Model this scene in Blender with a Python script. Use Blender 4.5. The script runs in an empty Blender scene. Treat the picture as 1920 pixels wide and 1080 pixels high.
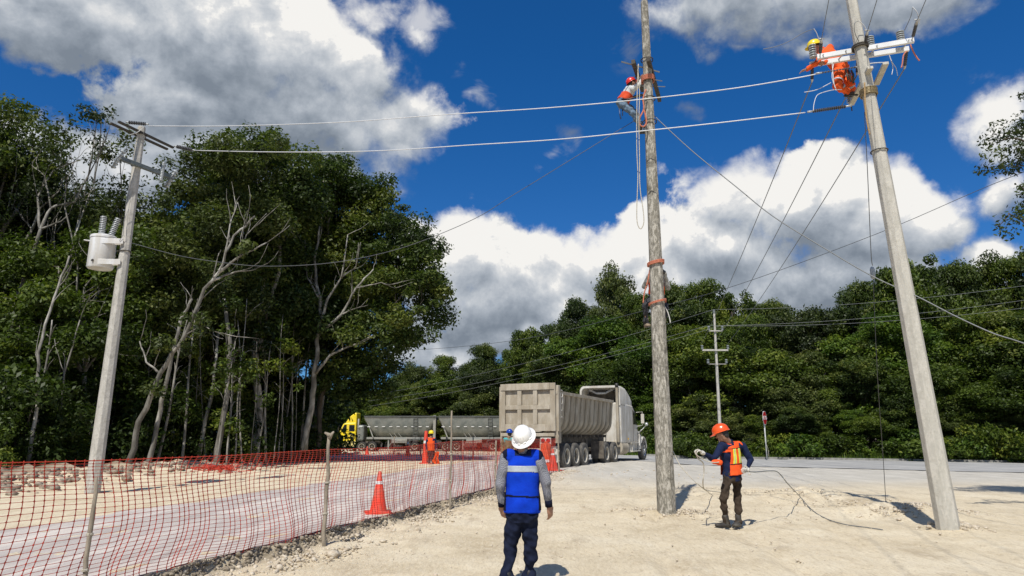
import bpy, bmesh, math, random
import numpy as np
from mathutils import Vector, Matrix, noise as mnoise
from mathutils import Quaternion
PI = math.pi
SC = bpy.context.scene
COL = SC.collection

# ---------------------------------------------------------------- camera
F = 1250.0
PITCH = math.atan2(272.0, F)
CH = 1.55
cd = bpy.data.cameras.new('camera'); cam = bpy.data.objects.new('camera', cd); COL.objects.link(cam)
cd.sensor_width = 36.0; cd.lens = 36.0 * F / 1920.0; cd.clip_end = 3000; cd.clip_start = 0.05
cam.location = (0, 0, CH); cam.rotation_euler = (PI/2 + PITCH, 0, 0)
SC.camera = cam
cP, sP = math.cos(PITCH), math.sin(PITCH)

def ray(px, py):
    u = (px-960)/F; v = (540-py)/F
    return Vector((u, cP - v*sP, sP + v*cP))
def P(px, py, Y):
    """world point at forward distance Y seen in direction (px,py) of the survey photo"""
    r = ray(px, py); s = Y/r.y
    return Vector((r.x*s, Y, CH + r.z*s))

# ---------------------------------------------------------------- light
SUN_EL, SUN_DIR = math.radians(54), Vector((0.32, 1.0))   # shadows fall towards SUN_DIR
SUN_DIR.normalize()
sd = Vector((SUN_DIR.x*math.cos(SUN_EL), SUN_DIR.y*math.cos(SUN_EL), -math.sin(SUN_EL)))
ld = bpy.data.lights.new('sun', 'SUN'); sun = bpy.data.objects.new('sun', ld); COL.objects.link(sun)
ld.energy = 4.4; ld.angle = math.radians(0.53); ld.color = (1.0, 0.955, 0.88)
sun.rotation_euler = sd.to_track_quat('-Z', 'Y').to_euler(); sun.location = (-5, -20, 40)
SC.view_settings.view_transform = 'Standard'; SC.view_settings.look = 'None'
SC.view_settings.exposure = 0.12; SC.view_settings.gamma = 1
SC.cycles.max_bounces = 6; SC.cycles.diffuse_bounces = 3; SC.cycles.glossy_bounces = 2
SC.cycles.transparent_max_bounces = 8; SC.cycles.transmission_bounces = 4
SC.cycles.sample_clamp_indirect = 6

class NT:
    def __init__(s, tree): s.t = tree; s.n = tree.nodes; s.l = tree.links
    def add(s, typ, **kw):
        nd = s.n.new(typ); ins = kw.pop('ins', {})
        for k, v in kw.items(): setattr(nd, k, v)
        for k, v in ins.items(): s.set(nd, k, v)
        return nd
    def set(s, nd, k, v):
        if v is None: return
        if hasattr(v, 'is_output') or isinstance(v, bpy.types.NodeSocket): s.l.new(v, nd.inputs[k])
        else:
            if isinstance(v, tuple) and len(v) == 3 and nd.inputs[k].type == 'RGBA': v = v + (1,)
            nd.inputs[k].default_value = v
    def m(s, op, a, b=None, c=None, clamp=False):
        nd = s.n.new('ShaderNodeMath'); nd.operation = op; nd.use_clamp = clamp
        for i, v in enumerate((a, b, c)):
            if v is not None: s.set(nd, i, v)
        return nd.outputs[0]
    def mixc(s, f, a, b, bt='MIX'):
        nd = s.n.new('ShaderNodeMix'); nd.data_type = 'RGBA'; nd.blend_type = bt
        s.set(nd, 0, f); s.set(nd, 6, a); s.set(nd, 7, b); return nd.outputs[2]
    def noise(s, vec, scale, detail=4, rough=0.55, dist=0.0, out=0):
        nd = s.add('ShaderNodeTexNoise', ins={'Vector': vec, 'Scale': scale, 'Detail': detail, 'Roughness': rough, 'Distortion': dist})
        return nd.outputs[out]
    def ramp(s, f, stops):
        nd = s.n.new('ShaderNodeValToRGB'); s.l.new(f, nd.inputs[0]); e = nd.color_ramp.elements
        while len(e) > 1: e.remove(e[-1])
        e[0].position = stops[0][0]; e[0].color = tuple(stops[0][1]) + (1,)
        for p, c in stops[1:]:
            x = e.new(p); x.color = tuple(c) + (1,)
        return nd.outputs[0]
    def smooth(s, x, a, b):
        nd = s.add('ShaderNodeMapRange', interpolation_type='SMOOTHSTEP', ins={0: x, 1: a, 2: b, 3: 0.0, 4: 1.0}); return nd.outputs[0]

# ---------------------------------------------------------------- sky with clouds
world = bpy.data.worlds.new("World"); SC.world = world; world.use_nodes = True
def build_world():
    w = NT(world.node_tree); w.n.clear()
    out = w.add('ShaderNodeOutputWorld')
    tc = w.add('ShaderNodeTexCoord').outputs['Generated']
    sky = w.add('ShaderNodeTexSky', sky_type='NISHITA')
    sky.sun_disc = False; sky.sun_elevation = SUN_EL
    sky.sun_rotation = math.atan2(-SUN_DIR.x, -SUN_DIR.y)
    sky.altitude = 50; sky.air_density = 1.0; sky.dust_density = 0.35; sky.ozone_density = 2.2
    w.l.new(tc, sky.inputs[0]) if sky.inputs else None
    def azel(px, py):
        r = ray(px, py).normalized(); return math.atan2(r.x, r.y), math.asin(r.z)
    blobs = CLOUDS
    # density group
    g = bpy.data.node_groups.new('cloud_density', 'ShaderNodeTree')
    g.interface.new_socket('Vector', in_out='INPUT', socket_type='NodeSocketVector')
    g.interface.new_socket('Lift', in_out='INPUT', socket_type='NodeSocketFloat')
    g.interface.new_socket('Density', in_out='OUTPUT', socket_type='NodeSocketFloat')
    n = NT(g); gi = n.add('NodeGroupInput'); go = n.add('NodeGroupOutput')
    vec = gi.outputs[0]; lift = gi.outputs[1]
    # domain warp
    wn = n.add('ShaderNodeTexNoise', ins={'Vector': vec, 'Scale': 5.0, 'Detail': 3.0, 'Roughness': 0.6})
    wv = n.add('ShaderNodeVectorMath', operation='SUBTRACT', ins={0: wn.outputs['Color'], 1: (0.5, 0.5, 0.5)}).outputs[0]
    wv = n.add('ShaderNodeVectorMath', operation='SCALE', ins={0: wv, 'Scale': 0.16}).outputs[0]
    v2 = n.add('ShaderNodeVectorMath', operation='ADD', ins={0: vec, 1: wv}).outputs[0]
    sp = n.add('ShaderNodeSeparateXYZ', ins={0: v2})
    az = n.m('ARCTAN2', sp.outputs[0], sp.outputs[1])
    el = n.m('ADD', n.m('ARCSINE', sp.outputs[2]), lift)
    cmb = n.add('ShaderNodeCombineXYZ', ins={0: az, 1: el}).outputs[0]
    acc = None
    for (px, py, rx, ry, pw) in blobs:
        a0, e0 = azel(px, py); a1, _ = azel(px+rx, py); a2, _ = azel(px-rx, py); _, e1 = azel(px, py-ry); _, e2 = azel(px, py+ry)
        ra = max(1e-3, abs(a1-a2)/2); re = max(1e-3, abs(e1-e2)/2)
        d = n.add('ShaderNodeVectorMath', operation='MULTIPLY_ADD', ins={0: cmb, 1: (1/ra, 1/re, 0), 2: (-a0/ra, -e0/re, 0)}).outputs[0]
        ln = n.add('ShaderNodeVectorMath', operation='LENGTH', ins={0: d}).outputs[1]
        k = n.m('MULTIPLY_ADD', ln, -max(pw, 1.0), pw)
        acc = k if acc is None else n.m('SMOOTH_MAX', acc, k, 0.25)
    # elsewhere in the sky: scattered clouds (behind the camera)
    big = n.noise(vec, 2.2, 2, 0.5)
    beh = n.m('MULTIPLY', n.smooth(n.m('MULTIPLY', sp.outputs[1], -1.0), -0.35, 0.1), 1.0)
    other = n.m('MULTIPLY', n.m('SUBTRACT', big, 0.50), 5.0)
    other = n.m('SUBTRACT', n.m('MULTIPLY', n.m('ADD', other, 3.0), beh), 3.0)
    acc = n.m('MAXIMUM', acc, other)
    liftv = n.add('ShaderNodeCombineXYZ', ins={2: lift}).outputs[0]
    vv = n.add('ShaderNodeVectorMath', operation='ADD', ins={0: vec, 1: liftv}).outputs[0]
    f1 = n.noise(vv, 7.0, 7, 0.58, 0.25)
    f3 = n.noise(vv, 30.0, 6, 0.62, 0.2)
    vo = n.add('ShaderNodeTexVoronoi', feature='F1', ins={'Vector': vv, 'Scale': 16.0}).outputs['Distance']
    fb = n.m('ADD', n.m('MULTIPLY', n.m('SUBTRACT', f1, 0.5), 2.0), n.m('MULTIPLY', n.m('SUBTRACT', 0.42, vo), 0.42))
    fb = n.m('ADD', fb, n.m('MULTIPLY', n.m('SUBTRACT', f3, 0.5), 1.0))
    den = n.m('ADD', n.m('MULTIPLY_ADD', n.m('MINIMUM', acc, 1.0), 1.0, 0.10), fb)
    n.l.new(den, go.inputs[0])
    def dens(l):
        nd = w.n.new('ShaderNodeGroup'); nd.node_tree = g; w.l.new(tc, nd.inputs[0]); nd.inputs[1].default_value = l; return nd.outputs[0]
    d0 = dens(0.0); d1 = dens(0.030); d2 = dens(0.11)
    soft = w.smooth(w.noise(tc, 6.0, 3, 0.5), 0.35, 0.65)
    mask = w.smooth(d0, -0.10, w.m('MULTIPLY_ADD', soft, 0.70, 0.16))
    thick = w.smooth(d0, 0.25, 1.35)
    edge = w.m('SUBTRACT', d0, d1); edge2 = w.m('SUBTRACT', d0, d2)
    lit = w.m('ADD', w.m('MULTIPLY', edge, 0.55), w.m('MULTIPLY', edge2, 0.34))
    lit = w.m('SUBTRACT', w.m('ADD', lit, 0.52), w.m('MULTIPLY', thick, 0.26))
    wrp = w.add('ShaderNodeMapping', ins={0: tc, 3: (1, 1, 1.7)}).outputs[0]
    v1 = w.noise(wrp, 5.5, 7, 0.6, 0.6)
    lit = w.m('ADD', lit, w.m('MULTIPLY', w.m('SUBTRACT', v1, 0.5), 1.5), clamp=True)
    cc = w.ramp(lit, [(0.0, (0.27, 0.32, 0.39)), (0.25, (0.38, 0.435, 0.51)), (0.5, (0.54, 0.595, 0.67)), (0.75, (0.76, 0.80, 0.85)), (0.93, (0.98, 0.99, 1.0)), (1.0, (1.20, 1.18, 1.14))])
    zz = w.add('ShaderNodeSeparateXYZ', ins={0: tc}).outputs[2]
    wn = w.add('ShaderNodeTexNoise', ins={'Vector': tc, 'Scale': 9.0, 'Detail': 4.0}); wv = w.add('ShaderNodeVectorMath', operation='MULTIPLY_ADD', ins={0: wn.outputs['Color'], 1: (.10, .10, .10), 2: tc}).outputs[0]
    wv = w.add('ShaderNodeVectorMath', operation='SUBTRACT', ins={0: wv, 1: (.05, .05, .05)}).outputs[0]
    sp = w.add('ShaderNodeSeparateXYZ', ins={0: wv}); az = w.m('ARCTAN2', sp.outputs[0], sp.outputs[1]); el = w.m('ARCSINE', sp.outputs[2]); cmb = w.add('ShaderNodeCombineXYZ', ins={0: az, 1: el}).outputs[0]; wacc = None
    for (px, py, rx, ry, pw) in WISPS:
        a0, e0 = azel(px, py); a1, _ = azel(px+rx, py); _, e1 = azel(px, py-ry); ra, re = abs(a1-a0), abs(e1-e0)
        dd_ = w.add('ShaderNodeVectorMath', operation='MULTIPLY_ADD', ins={0: cmb, 1: (1/ra, 1/re, 0), 2: (-a0/ra, -e0/re, 0)}).outputs[0]
        k = w.m('MULTIPLY', w.m('SUBTRACT', 1.0, w.add('ShaderNodeVectorMath', operation='LENGTH', ins={0: dd_}).outputs[1], clamp=True), pw); wacc = k if wacc is None else w.m('MAXIMUM', wacc, k)
    wt = w.noise(w.add('ShaderNodeMapping', ins={0: tc, 2: (0.3, 0.5, 0.4), 3: (1, 1, 1.6)}).outputs[0], 16, 8, .62, .6)
    wisp = w.m('MULTIPLY', w.smooth(w.m('ADD', wacc, w.m('MULTIPLY', w.m('SUBTRACT', wt, .5), 2.2)), 0.25, 1.1), w.m('MULTIPLY', w.smooth(wacc, 0.0, 0.3), .62))
    mask = w.m('MAXIMUM', mask, wisp)
    mask = w.m('MULTIPLY', mask, w.smooth(zz, -0.02, 0.04))
    tint = w.mixc(w.smooth(zz, 0.0, 0.55), (0.34, 0.74, 1.30), (0.15, 0.78, 1.45))
    skyc = w.mixc(1.0, sky.outputs[0], tint, 'MULTIPLY')
    b1 = w.add('ShaderNodeBackground', ins={0: skyc, 1: 0.066})
    b2 = w.add('ShaderNodeBackground', ins={0: cc, 1: 0.70})
    mx = w.add('ShaderNodeMixShader', ins={0: mask, 1: b1.outputs[0], 2: b2.outputs[0]})
    w.l.new(mx.outputs[0], out.inputs[0])
    world.cycles.sampling_method = 'MANUAL'; world.cycles.sample_map_resolution = 512
SKY_TINT = (0.42, 0.86, 1.25)
CLOUDS = [
 (150,-150,460,120,1.5),(1500,-140,440,110,1.5), (60,30,190,75,1.1),(250,330,140,60,1.0),(560,300,190,55,1.0),(790,620,60,60,.8),(930,640,120,60,1.1),(800,440,70,50,1.0),(1090,590,150,80,1.2),(1260,560,200,90,1.3),(1180,450,60,50,.8),(1700,560,120,50,1.0),(1560,600,150,60,1.0),(1820,540,110,60,1.0),  # px, py, rx, ry, strength
 (120,-10,330,110,1.3),(430,70,240,170,1.4),(600,120,200,130,1.3),(330,210,170,110,1.2),(600,240,200,90,1.2),(740,230,100,95,1.3),
 (720,15,130,70,0.8),(800,40,60,80,0.6),(160,330,190,110,1.2),(60,250,130,50,1.0),(420,310,220,70,1.1),(690,345,110,26,0.6),
 (860,470,150,85,1.4),(1010,510,190,110,1.5),(900,590,120,60,1.2),(1120,500,130,85,1.3),(860,665,150,60,1.3),(1020,650,110,60,1.2),(960,560,160,90,1.4),(820,540,110,70,1.2),(1200,540,130,90,1.2),
 (1400,400,145,100,1.5),(1530,370,140,95,1.5),(1650,400,160,105,1.5),(1760,390,95,90,1.2),(1330,490,130,90,1.3),(1500,520,200,90,1.4),(1630,500,150,60,1.2),(1420,600,260,60,1.1),
 (1870,215,95,60,1.1),(1880,480,100,55,1.1),(1900,345,70,70,0.9),
 (1330,0,190,75,1.1),(1480,10,230,90,1.2),(1700,-5,240,80,1.1),(1400,90,60,30,0.5),(1560,70,90,60,0.8),
 ]
WISPS = [(905,182,60,34,.9),(1065,262,44,40,.9),(1040,298,62,26,.8),(1298,197,34,36,.8),(870,122,46,22,.5),(1150,180,60,22,.35),(790,35,90,60,.8),(1180,70,70,60,.6),(700,345,150,30,.7),(1300,300,50,30,.3),(1840,150,90,40,.6),(250,215,120,50,.6),(1620,110,120,40,.7),(880,390,90,30,.5)]
build_world()
# ---------------------------------------------------------------- helpers
def tag(o, label=None, cat=None, group=None, kind=None):
    if label: o['label'] = label
    if cat: o['category'] = cat
    if group: o['group'] = group
    if kind: o['kind'] = kind
    return o
def thing(name, label, cat, loc=(0, 0, 0), rz=0.0, group=None):
    o = bpy.data.objects.new(name, None); COL.objects.link(o)
    o.empty_display_size = 0.3; o.location = loc; o.rotation_euler = (0, 0, rz)
    return tag(o, label, cat, group)
def children(o): return list(o.children)
def copy_tree(o, parent=None):
    c = o.copy(); COL.objects.link(c)
    if parent is not None: c.parent = parent
    for ch in children(o): copy_tree(ch, c)
    return c
def frame_z(d):
    d = Vector(d).normalized(); up = Vector((0, 0, 1)) if abs(d.z) < 0.95 else Vector((1, 0, 0))
    x = up.cross(d).normalized(); y = d.cross(x); return x, y, d
class MB:
    def __init__(s): s.v = []; s.f = []; s.mi = []; s.cur = 0
    def add(s, vs, fs):
        b = len(s.v); s.v += [tuple(v) for v in vs]; s.f += [tuple(i+b for i in f) for f in fs]; s.mi += [s.cur]*len(fs); return s
    def box(s, c, size, rot=None):
        hx, hy, hz = size[0]/2, size[1]/2, size[2]/2
        vs = [Vector((x*hx, y*hy, z*hz)) for x in (-1, 1) for y in (-1, 1) for z in (-1, 1)]
        if rot is not None: vs = [rot @ v for v in vs]
        c = Vector(c); vs = [v+c for v in vs]
        return s.add(vs, [(0, 1, 3, 2), (4, 6, 7, 5), (0, 4, 5, 1), (2, 3, 7, 6), (0, 2, 6, 4), (1, 5, 7, 3)])
    def beam(s, a, b, w, h, roll=0.0):
        a, b = Vector(a), Vector(b); x, y, d = frame_z(b-a)
        if roll: q = Quaternion(d, roll); x = q @ x; y = q @ y
        vs = []
        for p in (a, b):
            for (i, j) in ((-1, -1), (1, -1), (1, 1), (-1, 1)): vs.append(p + x*i*w/2 + y*j*h/2)
        return s.add(vs, [(3, 2, 1, 0), (4, 5, 6, 7), (0, 1, 5, 4), (1, 2, 6, 5), (2, 3, 7, 6), (3, 0, 4, 7)])
    def tube(s, pts, rad, n=8, cap=True, squash=None, lat=None):
        pts = [Vector(p) for p in pts]; N = len(pts)
        if not hasattr(rad, '__len__'): rad = [rad]*N
        rings = []; px = None
        for i, p in enumerate(pts):
            d = (pts[min(i+1, N-1)] - pts[max(i-1, 0)])
            if d.length < 1e-9: d = Vector((0, 0, 1))
            d.normalize()
            if px is None:
                x = Vector(lat) if lat is not None else frame_z(d)[0]
            else: x = px
            x = (x - d*x.dot(d))
            if x.length < 1e-6: x = frame_z(d)[0]
            x.normalize(); px = x; y = d.cross(x)
            r = rad[i]; rx, ry = (r if isinstance(r, (tuple, list)) else (r, r))
            rings.append([p + x*(rx*math.cos(2*PI*k/n+PI/n)) + y*(ry*math.sin(2*PI*k/n+PI/n)) for k in range(n)])
        vs = [v for r in rings for v in r]; fs = []
        for i in range(N-1):
            for k in range(n):
                k2 = (k+1) % n; fs.append((i*n+k, i*n+k2, (i+1)*n+k2, (i+1)*n+k))
        if cap: fs.append(tuple(range(n-1, -1, -1))); fs.append(tuple((N-1)*n+k for k in range(n)))
        return s.add(vs, fs)
    def lathe(s, prof, n=24, M=None, cap=True):
        """prof: list of (r,z)"""
        vs = []
        for r, z in prof:
            for k in range(n): vs.append(Vector((r*math.cos(2*PI*k/n), r*math.sin(2*PI*k/n), z)))
        if M is not None: vs = [M @ v for v in vs]
        fs = []
        for i in range(len(prof)-1):
            for k in range(n):
                k2 = (k+1) % n; fs.append((i*n+k, i*n+k2, (i+1)*n+k2, (i+1)*n+k))
        if cap: fs.append(tuple(range(n-1, -1, -1))); fs.append(tuple((len(prof)-1)*n+k for k in range(n)))
        return s.add(vs, fs)
    def ball(s, c, r, n=12, rot=None):
        r = r if hasattr(r, '__len__') else (r, r, r); m = n//2+1; c = Vector(c)
        prof = []
        vs = [Vector((0, 0, -r[2]))]
        for i in range(1, m):
            t = -PI/2 + PI*i/m
            for k in range(n): vs.append(Vector((r[0]*math.cos(t)*math.cos(2*PI*k/n), r[1]*math.cos(t)*math.sin(2*PI*k/n), r[2]*math.sin(t))))
        vs.append(Vector((0, 0, r[2]))); L = len(vs)-1
        if rot is not None: vs = [rot @ v for v in vs]
        vs = [v+c for v in vs]; fs = []
        for k in range(n): fs.append((0, 1+(k+1) % n, 1+k)); fs.append((L, L-n+k, L-n+(k+1) % n))
        for i in range(m-2):
            for k in range(n):
                k2 = (k+1) % n; a = 1+i*n; fs.append((a+k, a+k2, a+n+k2, a+n+k))
        return s.add(vs, fs)
    def cap(s, a, b, ra, rb, n=12):
        """tapered capsule"""
        a, b = Vector(a), Vector(b); d = (b-a); L = d.length
        if L < 1e-6: return s.ball(a, ra, n)
        d.normalize(); pts = []; rs = []
        for t in (-1, -.7, -.35, 0): pts.append(a + d*ra*t); rs.append(ra*math.sqrt(max(0.0004, 1-t*t)))
        for t in (0, .35, .7, 1): pts.append(b + d*rb*t); rs.append(rb*math.sqrt(max(0.0004, 1-t*t)))
        return s.tube(pts, rs, n)
    def prism(s, poly, d, M=None):
        """poly in local xz-plane list (x,z), extruded along y from -d/2..d/2"""
        n = len(poly); vs = [Vector((x, -d/2, z)) for x, z in poly] + [Vector((x, d/2, z)) for x, z in poly]
        if M is not None: vs = [M @ v for v in vs]
        fs = [tuple(range(n)), tuple(range(2*n-1, n-1, -1))] + [(i, i+n, (i+1) % n+n, (i+1) % n) for i in range(n)]
        return s.add(vs, fs)
    def build(s, name, mats, parent=None, smooth=False, label=None, bevel=0):
        me = bpy.data.meshes.new(name); me.from_pydata(s.v, [], s.f)
        if not isinstance(mats, (list, tuple)): mats = [mats]
        for m in mats: me.materials.append(m)
        if len(mats) > 1: me.polygons.foreach_set('material_index', s.mi)
        bm = bmesh.new(); bm.from_mesh(me); bmesh.ops.recalc_face_normals(bm, faces=bm.faces); bm.to_mesh(me); bm.free()
        if smooth: me.polygons.foreach_set('use_smooth', [True]*len(me.polygons))
        me.update()
        o = bpy.data.objects.new(name, me); COL.objects.link(o)
        if parent is not None: o.parent = parent
        if smooth == 'auto': autosmooth(o)
        if bevel:
            b = o.modifiers.new('bevel', 'BEVEL'); b.width = bevel; b.segments = 2; b.limit_method = 'ANGLE'; b.angle_limit = math.radians(40)
        if label: o['label'] = label
        return o
def autosmooth(o, ang=40):
    me = o.data; bm = bmesh.new(); bm.from_mesh(me)
    for e in bm.edges:
        if len(e.link_faces) == 2 and e.calc_face_angle(0) > math.radians(ang): e.smooth = False
    bm.to_mesh(me); bm.free()
def np_mesh(name, verts, faces_flat, fsize, mats, parent=None, attrs=None, smooth=False):
    me = bpy.data.meshes.new(name); nv = len(verts); nf = len(faces_flat)//fsize
    me.vertices.add(nv); me.vertices.foreach_set('co', np.asarray(verts, np.float32).ravel())
    me.loops.add(nf*fsize); me.loops.foreach_set('vertex_index', np.asarray(faces_flat, np.int32))
    me.polygons.add(nf); me.polygons.foreach_set('loop_start', np.arange(0, nf*fsize, fsize, dtype=np.int32))
    me.polygons.foreach_set('loop_total', np.full(nf, fsize, np.int32))
    if smooth: me.polygons.foreach_set('use_smooth', np.ones(nf, bool))
    for m in (mats if isinstance(mats, (list, tuple)) else [mats]): me.materials.append(m)
    me.update(calc_edges=True)
    if attrs:
        for k, (dom, arr) in attrs.items():
            a = me.attributes.new(k, 'FLOAT', dom); a.data.foreach_set('value', np.asarray(arr, np.float32).ravel())
    o = bpy.data.objects.new(name, me); COL.objects.link(o)
    if parent is not None: o.parent = parent
    return o

# ---------------------------------------------------------------- materials
MATS = {}
def mat(name, c, c2=None, rough=0.6, scale=8.0, metal=0.0, bump=0.0, bscale=40.0, spec=0.5, dirt=None, dirt_amt=0.0, dscale=2.0, stretch=None, coord='Object', coat=0.0, trans=0.0):
    if name in MATS: return MATS[name]
    m = bpy.data.materials.new(name); m.use_nodes = True; t = NT(m.node_tree); b = t.n['Principled BSDF']
    tc = t.add('ShaderNodeTexCoord').outputs[coord]
    if stretch: tc = t.add('ShaderNodeMapping', ins={0: tc, 3: stretch}).outputs[0]
    if c2 is None: c2 = tuple(min(1, x*0.78) for x in c)
    nz = t.noise(tc, scale, 5, 0.6)
    f = t.smooth(nz, 0.36, 0.66)
    col = t.mixc(f, tuple(c), tuple(c2))
    if dirt is not None:
        dn = t.noise(tc, dscale, 6, 0.65, 0.4)
        col = t.mixc(t.m('MULTIPLY', t.smooth(dn, 0.5 - 0.25*dirt_amt, 0.62), dirt_amt, clamp=True), col, tuple(dirt))
    t.l.new(col, b.inputs['Base Color'])
    rn = t.m('MULTIPLY_ADD', nz, 0.25, rough-0.12, clamp=True); t.l.new(rn, b.inputs['Roughness'])
    b.inputs['Metallic'].default_value = metal; b.inputs['Specular IOR Level'].default_value = spec
    if coat: b.inputs['Coat Weight'].default_value = coat
    if trans: b.inputs['Transmission Weight'].default_value = trans
    if bump:
        bn = t.noise(tc, bscale, 5, 0.6)
        bp = t.add('ShaderNodeBump', ins={'Strength': bump, 'Distance': 0.02, 'Height': bn}); t.l.new(bp.outputs[0], b.inputs['Normal'])
    MATS[name] = m; return m

# ground height ------------------------------------------------------------
def sst(x, a, b):
    t = np.clip((x-a)/(b-a), 0, 1); return t*t*(3-2*t)
def edge_x(Y): return 0.289*Y - 5.49
def lip(Y): return 0.05*np.sin(Y*2.3)+0.03*np.sin(Y*7.1+1)+0.02*np.sin(Y*17.0)
def ground_h(X, Y, detail=True):
    X = np.asarray(X, float); Y = np.asarray(Y, float)
    right = -0.15*sst(Y, 20, 42)
    left = 0.20 - 0.20*sst(Y, 30, 46)
    d = X - edge_x(Y) - lip(Y)
    w_near = sst(d, 0.0, 0.10)            # steep scarp
    rub = 0.075*np.exp(-np.clip(d-0.08, 0, 9)*3.2)*w_near
    w_far = sst(d, 0.5, 4.5)
    k = sst(Y, 18, 25)
    w = w_near*(1-k) + w_far*k
    z = left*(1-w) + right*w + rub*(1-k)
    z = z - 0.35*sst(Y, 52.5, 60)*sst(-X, -14, -8)
    # spoil heap by the leaning pole and the shallow trench its shadow crosses
    def hump(x, y, rx, ry, h): return h*np.exp(-((X-x)/rx)**2-((Y-y)/ry)**2)
    z = z + hump(7.9, 13.6, 0.9, 1.0, 0.20) + hump(8.1, 15.6, 0.8, 0.9, 0.10) - hump(6.7, 13.3, 0.9, 0.8, 0.08)
    z = z + hump(7.3, 17.6, 1.0, 0.8, 0.17) - hump(6.6, 15.9, 0.9, 0.7, 0.06) + hump(3.0, 13.7, 0.8, 0.6, 0.07) + hump(7.3, 11.7, 0.42, 0.4, 0.07)
    z = z + hump(5.6, 19.0, 1.3, 0.9, 0.08)
    # forest edge spoil bank
    z = z + hump(-13.8, 19.0, 2.4, 3.2, 0.35) + hump(-11.6, 23.5, 1.8, 3.0, 0.30) + hump(-15, 13, 2.4, 3.2, 0.3)
    return z
def gz(x, y): return float(ground_h(x, y)) 

def lobe(px, py, Y, rpx, rpy, rdep=None):
    c = P(px, py, Y); t = Y/ray(px, py).y; rx = rpx*t/F; rz = rpy*t/F; ry = rdep if rdep else (rx+rz)/2
    return (c.x, c.y, c.z, rx, ry, rz)
def G(x, y): return Vector((x, y, gz(x, y)))
def gpt(px, Y): 
    """ground point under column px at distance Y"""
    z = 0.1; 
    for _ in range(3):
        # find py so that ground z matches
        c = (z-CH)/Y; v = (c*cP - sP)/(cP + c*sP); u = (px-960)/F; s = Y/(cP-v*sP); x = u*s; z = gz(x, Y)
    return Vector((x, Y, z))
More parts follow.
